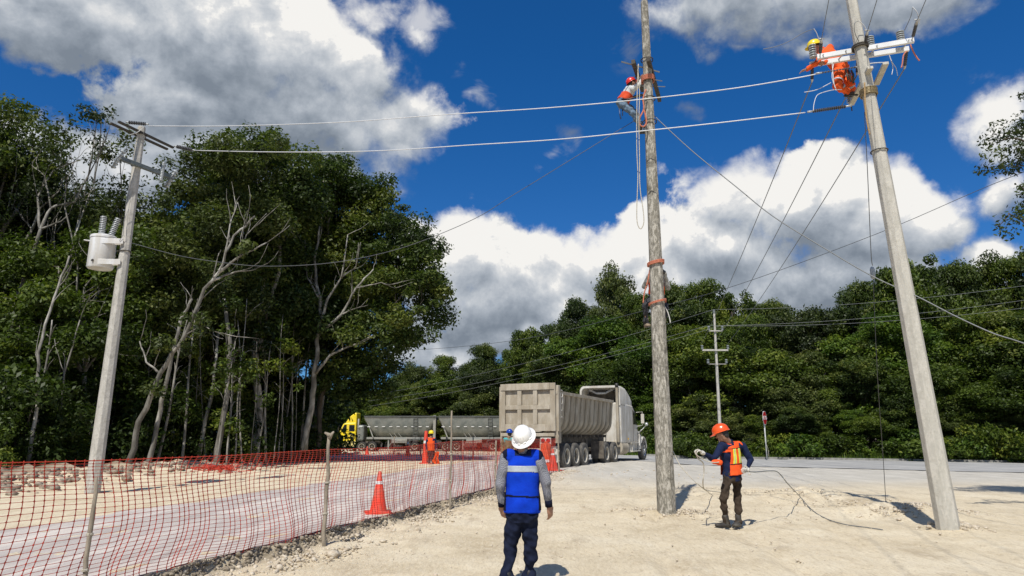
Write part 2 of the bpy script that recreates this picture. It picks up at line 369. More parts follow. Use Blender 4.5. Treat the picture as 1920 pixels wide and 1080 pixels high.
# ---------------------------------------------------------------- ground
def axis(vals):
    out = []
    for a, b, st in vals:
        n = max(1, int(round((b-a)/st))); out += [a + (b-a)*i/n for i in range(n)]
    out.append(vals[-1][1]); return np.array(out)
def fbm2(X, Y, sc, seed, octv=4):
    out = np.zeros_like(X); rng = np.random.RandomState(seed); amp = 1.0; tot = 0
    for o in range(octv):
        for k in range(5):
            a = rng.rand()*6.283; f = sc*(2**o)*(0.7+0.6*rng.rand()); ph = rng.rand()*6.283
            out += amp*np.sin((X*math.cos(a)+Y*math.sin(a))*f + ph + 1.3*np.sin((X*math.sin(a)-Y*math.cos(a))*f*0.7+ph*2))
        tot += amp*2.2; amp *= 0.55
    return out/tot
def m_ground():
    m = bpy.data.materials.new('packed_dirt'); m.use_nodes = True; t = NT(m.node_tree); b = t.n['Principled BSDF']
    pos = t.add('ShaderNodeNewGeometry').outputs['Position']
    road = t.add('ShaderNodeAttribute', attribute_name='gravel_tone').outputs['Fac']
    soil_and_shade = t.add('ShaderNodeAttribute', attribute_name='soil_and_shade').outputs['Fac']
    yel = t.add('ShaderNodeAttribute', attribute_name='clay').outputs['Fac']
    st = t.add('ShaderNodeMapping', ins={0: pos, 2: (0, 0, math.radians(16)), 3: (1.0, 0.28, 1)}).outputs[0]
    a = t.noise(pos, 0.55, 7, 0.62, 0.3); c = t.noise(st, 2.6, 7, 0.65, 0.4); f = t.noise(pos, 38, 4, 0.7); h = t.noise(st, 9.0, 5, 0.7)
    base = t.ramp(a, [(0.3, (0.52, 0.43, 0.29)), (0.5, (0.64, 0.545, 0.385)), (0.68, (0.72, 0.635, 0.475))])
    base = t.mixc(t.m('MULTIPLY', t.smooth(c, 0.5, 0.72), 0.6), base, (0.37, 0.295, 0.20))
    base = t.mixc(t.m('MULTIPLY', t.smooth(h, 0.52, 0.75), 0.45), base, (0.66, 0.59, 0.47))
    base = t.mixc(t.m('MULTIPLY', t.smooth(f, 0.50, 0.70), 0.55), base, (0.36, 0.295, 0.20))
    g2 = t.noise(st, 22, 5, 0.75); base = t.mixc(t.m('MULTIPLY', t.smooth(g2, 0.50, 0.66), 0.5), base, (0.74, 0.66, 0.50)); base = t.mixc(t.m('MULTIPLY', t.smooth(g2, 0.47, 0.34), 0.55), base, (0.40, 0.32, 0.21))
    vor = t.add('ShaderNodeTexVoronoi', ins={'Vector': pos, 'Scale': 26.0, 'Randomness': 1.0})
    peb = t.m('MULTIPLY', t.m('SUBTRACT', 1.0, t.smooth(vor.outputs['Distance'], 0.12, 0.22)), t.smooth(t.noise(pos, 4.0, 3), 0.50, 0.62))
    base = t.mixc(t.m('MULTIPLY', peb, 0.55), base, (0.78, 0.74, 0.66))
    grey = t.ramp(t.noise(st, 1.6, 7, 0.65, 0.3), [(0.3, (0.40, 0.38, 0.335)), (0.55, (0.50, 0.475, 0.42)), (0.75, (0.60, 0.575, 0.52))])
    grey = t.mixc(t.m('MULTIPLY', t.smooth(f, 0.5, 0.75), 0.45), grey, (0.30, 0.29, 0.27))
    base = t.mixc(road, base, grey)
    base = t.mixc(t.m('MULTIPLY', yel, 0.85), base, t.mixc(t.smooth(c, 0.4, 0.65), (0.69, 0.60, 0.44), (0.58, 0.48, 0.33)))
    litter_and_shade = t.mixc(t.smooth(f, 0.4, 0.62), (0.035, 0.026, 0.018), (0.13, 0.10, 0.07))
    base = t.mixc(soil_and_shade, base, litter_and_shade)  # forest litter, and the painted shade on the road scarp
    t.l.new(base, b.inputs['Base Color']); b.inputs['Roughness'].default_value = 0.95; b.inputs['Specular IOR Level'].default_value = 0.15
    hh = t.m('ADD', t.m('MULTIPLY', f, 0.5), t.m('MULTIPLY', c, 0.8)); hh = t.m('ADD', hh, t.m('MULTIPLY', g2, 0.7)); hh = t.m('ADD', hh, t.m('MULTIPLY', peb, 0.5))
    bp = t.add('ShaderNodeBump', ins={'Strength': 0.75, 'Distance': 0.035, 'Height': hh}); t.l.new(bp.outputs[0], b.inputs['Normal'])
    return m
xs = axis([(-900, -200, 100), (-200, -60, 14), (-60, -24, 2), (-24, -9, 0.4), (-9, 6, 0.075), (6, 12, 0.12), (12, 26, 0.35), (26, 60, 2), (60, 200, 14), (200, 900, 100)])
ys = axis([(-300, -60, 40), (-60, 0, 5), (0, 4, 0.4), (4, 20, 0.09), (20, 34, 0.2), (34, 60, 0.5), (60, 110, 5), (110, 1500, 120)])
GX, GY = np.meshgrid(xs, ys)
GZ = ground_h(GX, GY)
near = sst(GY, 60, 40)*sst(np.abs(GX), 40, 25)
rough_amt = 0.012 + 0.03*np.exp(-((GX-edge_x(GY)-0.45)/0.3)**2)*sst(GY, 25, 18)
for (hx, hy, hr, ha) in ((7.8, 14.2, 1.4, .05), (3.0, 13.9, 1.0, .045), (7.3, 17.6, 1.2, .04), (5.6, 19, 1.6, .03), (-13.5, 19, 3, .12), (-11.6, 24, 3, .12)):
    rough_amt = rough_amt + ha*np.exp(-((GX-hx)/hr)**2-((GY-hy)/hr)**2)
for (x0_, s_, w_) in ((1.2, .10, 1.5), (3.2, .16, 1.6), (-.2, .24, 1.5)):
    for k_ in (0, w_):
        u_ = GX - (x0_ + k_ + s_*GY + 0.25*np.sin(GY*.35+x0_)); GZ = GZ - 0.032*np.exp(-(u_/0.13)**2)*sst(GX-edge_x(GY), .6, 1.2)*sst(GY, 30, 22) + 0.010*np.exp(-((np.abs(u_)-.24)/0.08)**2)*sst(GX-edge_x(GY), .6, 1.2)*sst(GY, 30, 22)
GZ = GZ + near*rough_amt*(fbm2(GX, GY, 3.0, 5)*1.0 + 0.6*fbm2(GX, GY, 11.0, 9, 2))
ny, nx = GX.shape
idx = np.arange(ny*nx).reshape(ny, nx)
fc = np.stack([idx[:-1, :-1], idx[:-1, 1:], idx[1:, 1:], idx[1:, :-1]], -1).reshape(-1)
dd = GX - edge_x(GY)
soil_and_shade = sst(-GX, 11.6 - 0.0*GY, 13.0)*sst(GY, 8, 12) * (GY < 70)
fx = np.interp(GY, [0, 15, 20, 26, 34, 45, 60], [-13.5, -12.6, -12.2, -11.2, -12, -14, -22])
soil_and_shade = sst(fx - GX + 0.4*fbm2(GX, GY, 1.2, 3), 0, 1.6)
fy = np.interp(GX, [-60, -20, -8, 8, 19, 29, 60], [70, 80, 80, 62, 46.5, 41.5, 28])
soil_and_shade = np.maximum(soil_and_shade, sst(GY - fy, 0, 0.8))
lx = -9.5 + 0.22*GY
clay = sst(lx - GX + 0.3*fbm2(GX, GY, 1.5, 8), -0.4, 0.6)*(1-soil_and_shade)*sst(GY, 40, 30)
gravel = np.clip(sst(GY + 0.6*fbm2(GX, GY, 0.8, 4), 17, 25)*sst(GX, -2, 3)*0.9 + 0.0, 0, 1)*(1-clay)
scarp = np.exp(-((dd-0.03)/0.12)**2)*sst(GY, 26, 18)
soil_and_shade = np.maximum(soil_and_shade, 0.62*scarp*(0.7+0.5*fbm2(GX, GY, 9, 21)))  # shaded face of the road edge painted in with the dark litter colour
V = np.stack([GX, GY, GZ], -1).reshape(-1, 3)
ground = np_mesh('ground', V, fc, 4, m_ground(), None, {'gravel_tone': ('POINT', gravel), 'soil_and_shade': ('POINT', np.clip(soil_and_shade, 0, 1)), 'clay': ('POINT', np.clip(clay, 0, 1))}, True)
tag(ground, 'cream packed dirt and limestone ground', None, None, 'structure')

def m_road(name, cA, cB, cC, ang, ed=True):
    m = bpy.data.materials.new(name); m.use_nodes = True; t = NT(m.node_tree); b = t.n['Principled BSDF']
    pos = t.add('ShaderNodeNewGeometry').outputs['Position']
    st = t.add('ShaderNodeMapping', ins={0: pos, 2: (0, 0, ang), 3: (2.2, 0.12, 1)}).outputs[0]
    s1 = t.noise(st, 1.3, 7, 0.65, 0.5); s2 = t.noise(pos, 0.5, 6, 0.65, 0.6); s3 = t.noise(pos, 60, 3, 0.7); s4 = t.noise(st, 6, 5, .7)
    col = t.ramp(t.m('ADD', t.m('MULTIPLY', s1, 0.65), t.m('MULTIPLY', s2, 0.35)), [(0.38, cA), (0.5, cB), (0.62, cC)])
    col = t.mixc(t.m('MULTIPLY', t.smooth(s4, 0.5, 0.7), 0.45), col, cC)
    col = t.mixc(t.m('MULTIPLY', t.smooth(s3, 0.5, 0.75), 0.35), col, tuple(x*0.45 for x in cA))
    t.l.new(col, b.inputs['Base Color']); b.inputs['Roughness'].default_value = 0.88; b.inputs['Specular IOR Level'].default_value = 0.25
    bp = t.add('ShaderNodeBump', ins={'Strength': 0.5, 'Distance': 0.012, 'Height': t.m('ADD', s3, s4)}); t.l.new(bp.outputs[0], b.inputs['Normal'])
    return m
def strip(name, rows, mat_, lift, nseg=14, label=None, offs=None):
    """rows: list of (y, xa, xb) ground-following sheet"""
    vs = []; n = nseg+1
    for (y, xa, xb) in rows:
        for k in range(n):
            x = xa + (xb-xa)*k/nseg; yy = y if offs is None else y + offs(x)
            vs.append((x, yy, gz(x, yy)+lift))
    fs = []
    for i in range(len(rows)-1):
        for k in range(nseg): a = i*n+k; fs += [a, a+1, a+n+1, a+n]
    o = np_mesh(name, vs, fs, 4, mat_, None, None, True); tag(o, label, None, None, 'structure'); return o
M_haul = m_road('dusty_asphalt', (0.37, 0.33, 0.30), (0.49, 0.44, 0.40), (0.66, 0.60, 0.53), math.radians(14))
M_cross = m_road('grey_asphalt', (0.26, 0.26, 0.255), (0.34, 0.335, 0.32), (0.46, 0.45, 0.42), math.radians(65))
rows = []
for i in range(200):
    y = 1.0 + i*0.17
    xr = edge_x(y) + float(lip(y)) - 0.05; xl = -9.4 + 0.22*y + 0.12*math.sin(y*1.9) + 0.06*math.sin(y*6)
    if y > 28: xr -= (y-28)*0.0
    rows.append((y, xl, xr))
strip('haul_road', rows, M_haul, 0.012, 14, 'pale grey lilac dusty haul road behind the red net')
# cross road: rows along x instead -> build as ground following quads
def xroad(name, xv, yn, yf, mat_, lift, seg, label):
    vs = []; n = seg+1
    for x in xv:
        a, b_ = yn(x), yf(x)
        for k in range(n):
            y = a+(b_-a)*k/seg; vs.append((x, y, gz(x, y)+lift))
    fs = []
    for i in range(len(xv)-1):
        for k in range(seg): a = i*n+k; fs += [a, a+n, a+n+1, a+1]
    o = np_mesh(name, vs, fs, 4, mat_, None, None, True); tag(o, label, None, None, 'structure'); return o
FARX = [-60, -20, -5, 8, 19, 29, 60, 120]; FARY = [55, 53.5, 52, 48.5, 45, 40, 24.5, -5]
NEARX = [-60, -20, -8, 0, 5, 9, 12.6, 19.8, 60, 120]; NEARY = [39, 38, 37.5, 37.4, 37.6, 37.5, 34.6, 29.0, 8, -22]
yfar = lambda x: float(np.interp(x, FARX, FARY)); ynear = lambda x: float(np.interp(x, NEARX, NEARY)) + 0.25*math.sin(x*0.9)+0.1*math.sin(x*2.9)
xroad('cross_road', np.linspace(-60, 120, 220), ynear, yfar, M_cross, 0.022, 14, 'grey asphalt cross road in front of the forest')
# kerb along the far side
mk = MB(); kx = np.linspace(9, 120, 70)
for a, b_ in zip(kx[:-1], kx[1:]):
    pa = Vector((a, yfar(a)+0.1, gz(a, yfar(a))+0.05)); pb = Vector((b_, yfar(b_)+0.1, gz(b_, yfar(b_))+0.05)); mk.beam(pa, pb, 0.22, 0.18)
tag(mk.build('kerb', mat('kerb_concrete', (0.30, 0.29, 0.26), (0.16, 0.155, 0.14), 0.9, 3, bump=.4)), 'low dusty concrete kerb at the far side of the cross road', None, None, 'structure')
# loose stones -------------------------------------------------------------
def rock_verts(rng):
    ph = (1+5**.5)/2
    v = np.array([(-1, ph, 0), (1, ph, 0), (-1, -ph, 0), (1, -ph, 0), (0, -1, ph), (0, 1, ph), (0, -1, -ph), (0, 1, -ph), (ph, 0, -1), (ph, 0, 1), (-ph, 0, -1), (-ph, 0, 1)])/1.9
    return v*(0.7+0.6*rng.rand(12, 1))
ICO = np.array([(0, 11, 5), (0, 5, 1), (0, 1, 7), (0, 7, 10), (0, 10, 11), (1, 5, 9), (5, 11, 4), (11, 10, 2), (10, 7, 6), (7, 1, 8), (3, 9, 4), (3, 4, 2), (3, 2, 6), (3, 6, 8), (3, 8, 9), (4, 9, 5), (2, 4, 11), (6, 2, 10), (8, 6, 7), (9, 8, 1)])
def rocks(name, pts, mat_, seed, label):
    rng = np.random.RandomState(seed); vs = []; fs = []
    for i, (x, y, s) in enumerate(pts):
        v = rock_verts(rng)*np.array([1, .8+.4*rng.rand(), .55+.35*rng.rand()])*s; a = rng.rand()*6.28
        c, s_ = math.cos(a), math.sin(a); v = np.stack([v[:, 0]*c-v[:, 1]*s_, v[:, 0]*s_+v[:, 1]*c, v[:, 2]], -1)
        vs.append(v + np.array([x, y, gz(x, y)+s*0.22])); fs.append(ICO+12*i)
    o = np_mesh(name, np.concatenate(vs), np.concatenate(fs).ravel(), 3, mat_); tag(o, label, None, None, 'stuff'); return o
M_lime = mat('limestone_chips', (0.60, 0.53, 0.42), (0.40, 0.33, 0.24), 0.95, 14, bump=.5, bscale=60, spec=.2)
M_limed = mat('dark_rubble', (0.34, 0.29, 0.22), (0.19, 0.155, 0.11), 0.95, 14, bump=.5, bscale=60, spec=.2)
rg = np.random.RandomState(11)
pts = []
for i in range(5200):
    y = 3.5 + 22*rg.rand()**1.25; d = abs(rg.randn())*0.33 + 0.04; s = 0.008+0.026*rg.rand()**2.2 + (0.045*rg.rand() if rg.rand() < .025 else 0)
    pts.append((edge_x(y)+float(lip(y))+d, y, s))
rocks('rubble', pts, M_lime, 1, 'broken limestone rubble along the edge of the raised haul road')
pts = []
for i in range(3000):
    y = 3.5 + 20*rg.rand()**1.2; s = 0.012+0.028*rg.rand()**2
    pts.append((edge_x(y)+float(lip(y))+0.01+0.10*rg.rand(), y, s))
rocks('asphalt_rubble', pts, M_limed, 2, 'dark crumbled asphalt edge under the red net')
pts = []
for (hx, hy, hr, n, sm) in ((7.9, 13.8, .75, 700, .038), (3.05, 13.85, .75, 420, .028), (7.32, 11.62, .3, 160, .05), (7.3, 17.6, .9, 260, .03), (5.6, 19, 1.3, 220, .03), (7.6, 15.5, 1.2, 150, .03), (5.2, 13.5, 3.2, 260, .02), (0.5, 9, 3.2, 260, .014), (4, 25, 4, 220, .04)):
    for i in range(n):
        pts.append((hx+rg.randn()*hr*.6, hy+rg.randn()*hr*.6, 0.008+sm*rg.rand()**2.5))
pts = [p for p in pts if not (p[0]-edge_x(p[1]) < .1)]
rocks('gravel', pts, M_lime, 3, 'loose pale gravel scattered over the packed dirt')
pts = []
for i in range(1500):
    y = 14+16*rg.rand(); x = float(np.interp(y, [0, 15, 20, 26, 34], [-13.2, -12.6, -12.0, -11.0, -11.6])) + rg.randn()*0.75
    pts.append((x, y, 0.02+0.13*rg.rand()**3))
rocks('spoil_stones', pts, mat('bank_stone', (0.36, 0.30, 0.23), (0.16, 0.13, 0.09), 0.95, 9, bump=.5), 4, 'stones and clods heaped along the edge of the wood')
# ---------------------------------------------------------------- vegetation
def m_leaf(name, stops, trans=(0.10, 0.16, 0.02)):
    m = bpy.data.materials.new(name); m.use_nodes = True; t = NT(m.node_tree); b = t.n['Principled BSDF']; out = t.n['Material Output']
    tone = t.add('ShaderNodeAttribute', attribute_name='tone').outputs['Fac']
    rnd = t.add('ShaderNodeObjectInfo').outputs['Random']
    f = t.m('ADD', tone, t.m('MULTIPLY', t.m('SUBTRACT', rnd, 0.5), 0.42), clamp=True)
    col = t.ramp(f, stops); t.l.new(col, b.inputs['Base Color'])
    b.inputs['Roughness'].default_value = 0.5; b.inputs['Specular IOR Level'].default_value = 0.25
    tr = t.add('ShaderNodeBsdfTranslucent', ins={0: t.mixc(1.0, col, (1.25, 1.5, 0.6), 'MULTIPLY')})
    mx = t.add('ShaderNodeMixShader', ins={0: 0.28, 1: b.outputs[0], 2: tr.outputs[0]}); t.l.new(mx.outputs[0], out.inputs[0])
    return m
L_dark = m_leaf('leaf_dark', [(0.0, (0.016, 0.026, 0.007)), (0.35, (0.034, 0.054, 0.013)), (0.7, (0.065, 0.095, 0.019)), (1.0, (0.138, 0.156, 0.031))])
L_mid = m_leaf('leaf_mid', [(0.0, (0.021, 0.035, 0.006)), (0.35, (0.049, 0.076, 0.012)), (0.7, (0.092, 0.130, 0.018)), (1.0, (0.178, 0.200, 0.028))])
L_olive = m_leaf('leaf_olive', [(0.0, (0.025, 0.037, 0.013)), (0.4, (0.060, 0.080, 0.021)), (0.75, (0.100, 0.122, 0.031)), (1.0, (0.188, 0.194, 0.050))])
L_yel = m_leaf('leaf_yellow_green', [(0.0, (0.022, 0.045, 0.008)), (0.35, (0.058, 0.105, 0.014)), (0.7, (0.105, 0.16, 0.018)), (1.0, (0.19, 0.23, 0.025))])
B_pale = mat('bark_pale', (0.54, 0.515, 0.46), (0.22, 0.205, 0.175), 0.95, 5.0, bump=.6, bscale=20, stretch=(1, 1, .35), dirt=(0.07, 0.062, 0.048), dirt_amt=.8, dscale=1.5, spec=.15)
B_dark = mat('bark_dark', (0.12, 0.10, 0.08), (0.05, 0.042, 0.032), 0.95, 5.0, bump=.6, bscale=20, stretch=(1, 1, .35), spec=.15)

def leaf_cloud(clumps, dens, ls, rng, aspect=0.55):
    """clumps: list (cx,cy,cz,rx,ry,rz,tone). returns verts, tone"""
    C = np.array([c[:3] for c in clumps]); R = np.array([c[3:6] for c in clumps]); T = np.array([c[6] for c in clumps])
    area = (R.mean(1)**2); cnt = np.maximum(6, (dens*area*12.5*(0.6+0.8*rng.rand(len(C))))).astype(int)
    ii = np.repeat(np.arange(len(C)), cnt); N = len(ii)
    d = rng.randn(N, 3); d /= np.linalg.norm(d, axis=1)[:, None]
    rr = 0.35 + 0.72*rng.rand(N)**0.6
    rr *= 1 + 0.18*rng.randn(N)*(rng.rand(N) < .3)
    # lumpy shell
    lump = 1 + 0.22*np.sin(d[:, 0]*5+ii)*np.sin(d[:, 1]*5+ii*2.1)*np.sin(d[:, 2]*4+ii*.7)
    p = C[ii] + d*R[ii]*(rr*lump)[:, None]
    # leaf normal: mostly up + outward
    nrm = d*0.5 + np.array([0, 0, 0.7]) + rng.randn(N, 3)*0.55; nrm /= np.linalg.norm(nrm, axis=1)[:, None]
    a = rng.randn(N, 3); a -= nrm*(a*nrm).sum(1)[:, None]; a[:, 2] -= 0.2; a /= np.linalg.norm(a, axis=1)[:, None]
    b = np.cross(nrm, a); s = ls*(0.55+0.8*rng.rand(N))
    a = a*s[:, None]; b = b*(s*aspect)[:, None]
    q = np.stack([p-a, p+b*0.9-a*0.1, p+a, p-b*0.9-a*0.1], 1) 
    q[:, 1] += nrm*(s*0.10)[:, None]; q[:, 3] += nrm*(s*0.10)[:, None]
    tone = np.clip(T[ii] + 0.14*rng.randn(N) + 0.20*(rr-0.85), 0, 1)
    return q.reshape(-1, 3), tone
def make_tree(name, label, base, lobes, seed, leaf_mat, bark=None, tr=0.16, dens=55, ls=0.10, tone=0.45, group=None, paths=None, clump=0.36, nclump=26, fill=True, twigs=True, cat='tree', tonevar=0.2, dome=True, twg=True):
    """lobes: (x,y,z,rx,ry,rz) world. paths: explicit limbs [( [pts], r0, r1 )] world."""
    rng = np.random.RandomState(seed); rnd = random.Random(seed); base = Vector(base); bark = bark or B_pale; ls *= .8; dens *= 1.45
    root = thing(name, label, cat, base, 0, group)
    tb = MB()
    top = Vector((0, 0, 0)); W = 0
    for L in lobes: w = L[3]; top += Vector(L[:3])*w; W += w
    top /= max(W, 1e-6); zlo = min(L[2]-L[5] for L in lobes)
    def limb(a, b, ra, rb, wob, n=7):
        a, b = Vector(a), Vector(b); L = (b-a).length; pts = []; rr = []
        w1 = Vector((rnd.uniform(-1, 1), rnd.uniform(-1, 1), rnd.uniform(-.3, .6)))*wob*L; w2 = Vector((rnd.uniform(-1, 1), rnd.uniform(-1, 1), rnd.uniform(-.5, .5)))*wob*.4*L
        for i in range(n):
            t = i/(n-1); pts.append(a.lerp(b, t) + w1*math.sin(PI*t) + w2*math.sin(2*PI*t)); rr.append(ra+(rb-ra)*t**.8)
        tb.tube([p-base for p in pts], rr, 7 if ra > .05 else 5); return pts
    clumps = []
    trunk = None
    if tr > 0:
        fork = base.lerp(top, 0.55); fork.z = max(base.z+1.0, min(fork.z, top.z-.5))
        trunk = limb(base - Vector((0, 0, .25)), fork, tr*1.15, tr*.7, .05, 9)
    for L in lobes:
        c = Vector(L[:3]); r = L[3:6]
        lt = tone + tonevar*rng.randn()*.6
        n = max(4, int(nclump*(r[0]*r[1]*r[2])**(2/3)/4))
        if trunk is not None:
            st = trunk[-1 if rnd.random() < .6 else -3]
            lp = limb(st, c, tr*.55, tr*.22, .12)
        for i in range(n):
            d = rng.randn(3); d /= np.linalg.norm(d); 
            if d[2] < -0.3 and rng.rand() < .5 and dome: d[2] *= -1
            q = (0.45 + 0.6*rng.rand()**.7) + (0.22 if rng.rand() < .18 else 0)
            cp = np.array(c) + d*np.array(r)*q
            cr = clump*(min(r)+.4)*(0.5+0.8*rng.rand()) ; cr = min(cr, 1.25)
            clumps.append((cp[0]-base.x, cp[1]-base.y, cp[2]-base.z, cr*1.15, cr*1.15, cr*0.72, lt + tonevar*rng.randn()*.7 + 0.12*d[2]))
            if twigs and trunk is not None and rng.rand() < .35:
                limb(lp[rnd.randint(3, 6)], Vector(cp), tr*.16, tr*.04, .15, 5)
    for (pts, r0, r1) in (paths or []):
        n = len(pts); dense = []; rr = []
        for i in range(n-1):
            for k in range(4):
                t = k/4; j = Vector((rnd.uniform(-1, 1), rnd.uniform(-1, 1), rnd.uniform(-1, 1)))*r0*.35
                dense.append(Vector(pts[i]).lerp(Vector(pts[i+1]), t)+(j if (i+k) > 0 else j*0)-base); rr.append(r0+(r1-r0)*((i+t)/(n-1))**.6)
        dense.append(Vector(pts[-1])-base); rr.append(r1); tb.tube(dense, rr, 7)
        if twg:
            m_ = len(dense)
            for q_ in range(max(2, m_//3)):
                i_ = rnd.randint(m_//2 if r0 > .09 else m_//4, m_-1); st_ = dense[i_]; dr = (dense[min(i_+1, m_-1)]-dense[max(i_-1, 0)]); dr = dr.normalized() if dr.length > 1e-5 else Vector((0, 0, 1))
                dr = (dr + Vector((rnd.uniform(-.9, .9), rnd.uniform(-.8, .2), rnd.uniform(-.3, .8)))).normalized(); L_ = rnd.uniform(.5, 1.5); tw = [st_]
                for z_ in range(4): dr = (dr+Vector((rnd.uniform(-.35, .35), rnd.uniform(-.3, .3), rnd.uniform(-.1, .35)))).normalized(); tw.append(tw[-1]+dr*L_/4)
                tb.tube(tw, [min(.022, rr[i_]*.5), .014, .011, .008, .005], 5)
    if tb.v: tb.build('trunk', bark, root, True)
    q, tn = leaf_cloud(clumps, dens, ls, rng)
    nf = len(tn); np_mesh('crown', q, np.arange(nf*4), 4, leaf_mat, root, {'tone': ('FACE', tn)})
    return root
# --- the left wood: individually placed front trees
def pth(lst): return [P(*p) for p in lst]
WL = 'trees of the wood behind the haul road'
make_tree('broadleaf_tree', 'tall dark tree at the far left edge with sky showing through its top', gpt(-60, 26),
  [lobe(20,300,26,95,85), lobe(60,250,26.5,40,34), lobe(-60,380,26,120,140), lobe(40,420,27,110,90), lobe(-30,560,26.5,120,100)], 1, L_dark, tone=.42, dens=30, ls=.115, tr=.2,
  paths=[(pth([(60,430,25.3),(75,390,25.2),(110,360,25.4),(120,330,25.6)]), .06, .02), (pth([(20,500,25.2),(55,440,25.2),(60,430,25.3),(30,390,25.5)]), .07, .02)])
make_tree('broadleaf_tree', 'open crowned tree left of the transformer pole with pale twisted limbs', gpt(60, 24.5),
  [lobe(180,240,24.5,58,42), lobe(140,300,25,85,60), lobe(225,300,25.5,40,50), lobe(110,390,26,90,70), lobe(215,420,26,70,70), lobe(190,215,24.5,30,22)], 2, L_olive, tone=.4, dens=25, ls=.10, tr=.09,
  paths=[(pth([(15,640,24),(45,520,24),(75,430,24.2),(95,390,24.4),(140,380,24.3),(165,330,24.4)]), .11, .03), (pth([(75,430,24.2),(70,370,24.4),(100,320,24.6),(150,300,24.6)]), .06, .015), (pth([(75,430,24.2),(115,415,24.3),(130,400,24.5)]), .05, .012),
         (pth([(165,330,24.4),(190,280,24.5),(205,240,24.6)]), .03, .01), (pth([(95,390,24.4),(85,330,24.5),(60,310,24.6)]), .04, .01)])
make_tree('broadleaf_tree', 'low olive green tree close behind the white transformer', gpt(190, 24),
  [lobe(150,560,23.5,90,70), lobe(230,480,24.5,80,60), lobe(80,630,23,80,80), lobe(200,650,23.5,80,80), lobe(110,500,24.5,90,60), lobe(20,560,24,80,70)], 3, L_mid, tone=.42, dens=42, ls=.105, tr=.1,
  paths=[(pth([(52,870,20.5),(70,760,20.5),(72,660,20.6),(100,560,20.8),(130,480,21)]), .07, .03), (pth([(105,860,21.5),(120,700,21.5),(150,600,21.6)]), .05, .02)])
make_tree('broadleaf_tree', 'olive crowned tree right of the transformer pole on a pale leaning forked trunk', gpt(236, 22.9),
  [lobe(400,330,27,75,60), lobe(470,300,27.5,60,55), lobe(350,420,26.5,85,70), lobe(440,420,28,90,70), lobe(330,520,26,75,70), lobe(300,620,25.5,60,70), lobe(420,560,28,80,60), lobe(480,262,27,32,24), lobe(322,655,21.6,26,22,.4), lobe(372,600,21.4,30,20,.4), lobe(290,740,22,16,22,.3), lobe(455,470,21.8,20,14,.3)], 4, L_olive, tone=.5, dens=46, ls=.105, tr=0,
  paths=[(pth([(236,895,22.6),(262,790,22.4),(300,700,22.2),(345,630,22.0),(385,540,21.8),(410,510,21.8),(440,440,22),(478,405,22.2)]), .115, .03),
         (pth([(410,510,21.8),(450,480,21.9),(500,455,22.2)]), .06, .02), (pth([(400,525,21.8),(440,510,22.3),(480,505,22.6)]), .05, .015), (pth([(420,490,21.9),(432,420,22),(445,380,22.3)]), .045, .012), (pth([(300,700,22.2),(275,680,22.1),(262,640,22.2)]), .05, .02),
         (pth([(272,890,22.9),(300,770,22.9),(318,690,22.8),(340,600,22.6),(360,560,22.5)]), .10, .04),(pth([(345,630,22),(380,610,21.8),(420,630,21.7)]), .03, .008), (pth([(450,480,21.9),(462,440,22),(500,400,22.3)]), .035, .008)])
make_tree('broadleaf_tree', 'feathery dark green tree top standing highest in the middle of the wood', gpt(470, 30),
  [lobe(480,290,30,60,40), lobe(520,350,31,80,60), lobe(450,380,31,80,70), lobe(540,430,31,80,80), lobe(505,262,30,26,18), lobe(470,560,31,90,90)], 5, L_dark, tone=.5, dens=46, ls=.12, tr=.2,
  paths=[(pth([(405,880,26),(425,740,26),(430,640,26.2),(420,560,26.5)]), .13, .07), (pth([(372,860,27),(400,720,27),(410,620,27.3)]), .09, .05)])
make_tree('broadleaf_tree', 'bright green crowned tree behind the pale branching trunk', gpt(590, 36),
  [lobe(600,340,36,70,50), lobe(560,400,36,80,60), lobe(650,400,37,70,60), lobe(690,370,37,45,40), lobe(610,310,36,35,22), lobe(560,500,37,80,90)], 6, L_mid, tone=.45, dens=46, ls=.125, tr=.2)
make_tree('broadleaf_tree', 'dark tree with a pale widely branching trunk at the right of the wood', gpt(571, 32.3),
  [lobe(700,430,36,60,60), lobe(740,480,36,70,60), lobe(640,520,38,80,90), lobe(720,550,35,90,70), lobe(660,630,36,90,70), lobe(560,690,39,50,90), lobe(735,400,36,22,36)], 7, L_dark, tone=.42, dens=46, ls=.13, tr=0,
  paths=[(pth([(570,845,32.2),(585,760,32.0),(592,690,31.7),(598,620,31.6),(600,560,31.7),(588,490,32.0),(600,420,32.7)]), .19, .05),
         (pth([(598,625,31.6),(640,590,31.4),(668,540,31.4),(700,505,31.8)]), .10, .03), (pth([(598,610,31.6),(615,560,31.4),(640,520,31.5),(652,440,32.0)]), .10, .025),
         (pth([(592,700,31.7),(620,665,31.4),(665,645,31.4),(700,628,31.6)]), .09, .02), (pth([(600,560,31.7),(575,520,31.8),(572,450,32.2)]), .08, .02), (pth([(640,590,31.4),(660,580,31.3),(690,572,31.5)]), .05, .01),
         (pth([(640,520,31.5),(668,500,31.4),(672,455,31.7)]), .05, .01), (pth([(668,540,31.4),(715,530,31.6),(740,540,31.9)]), .04, .01)])
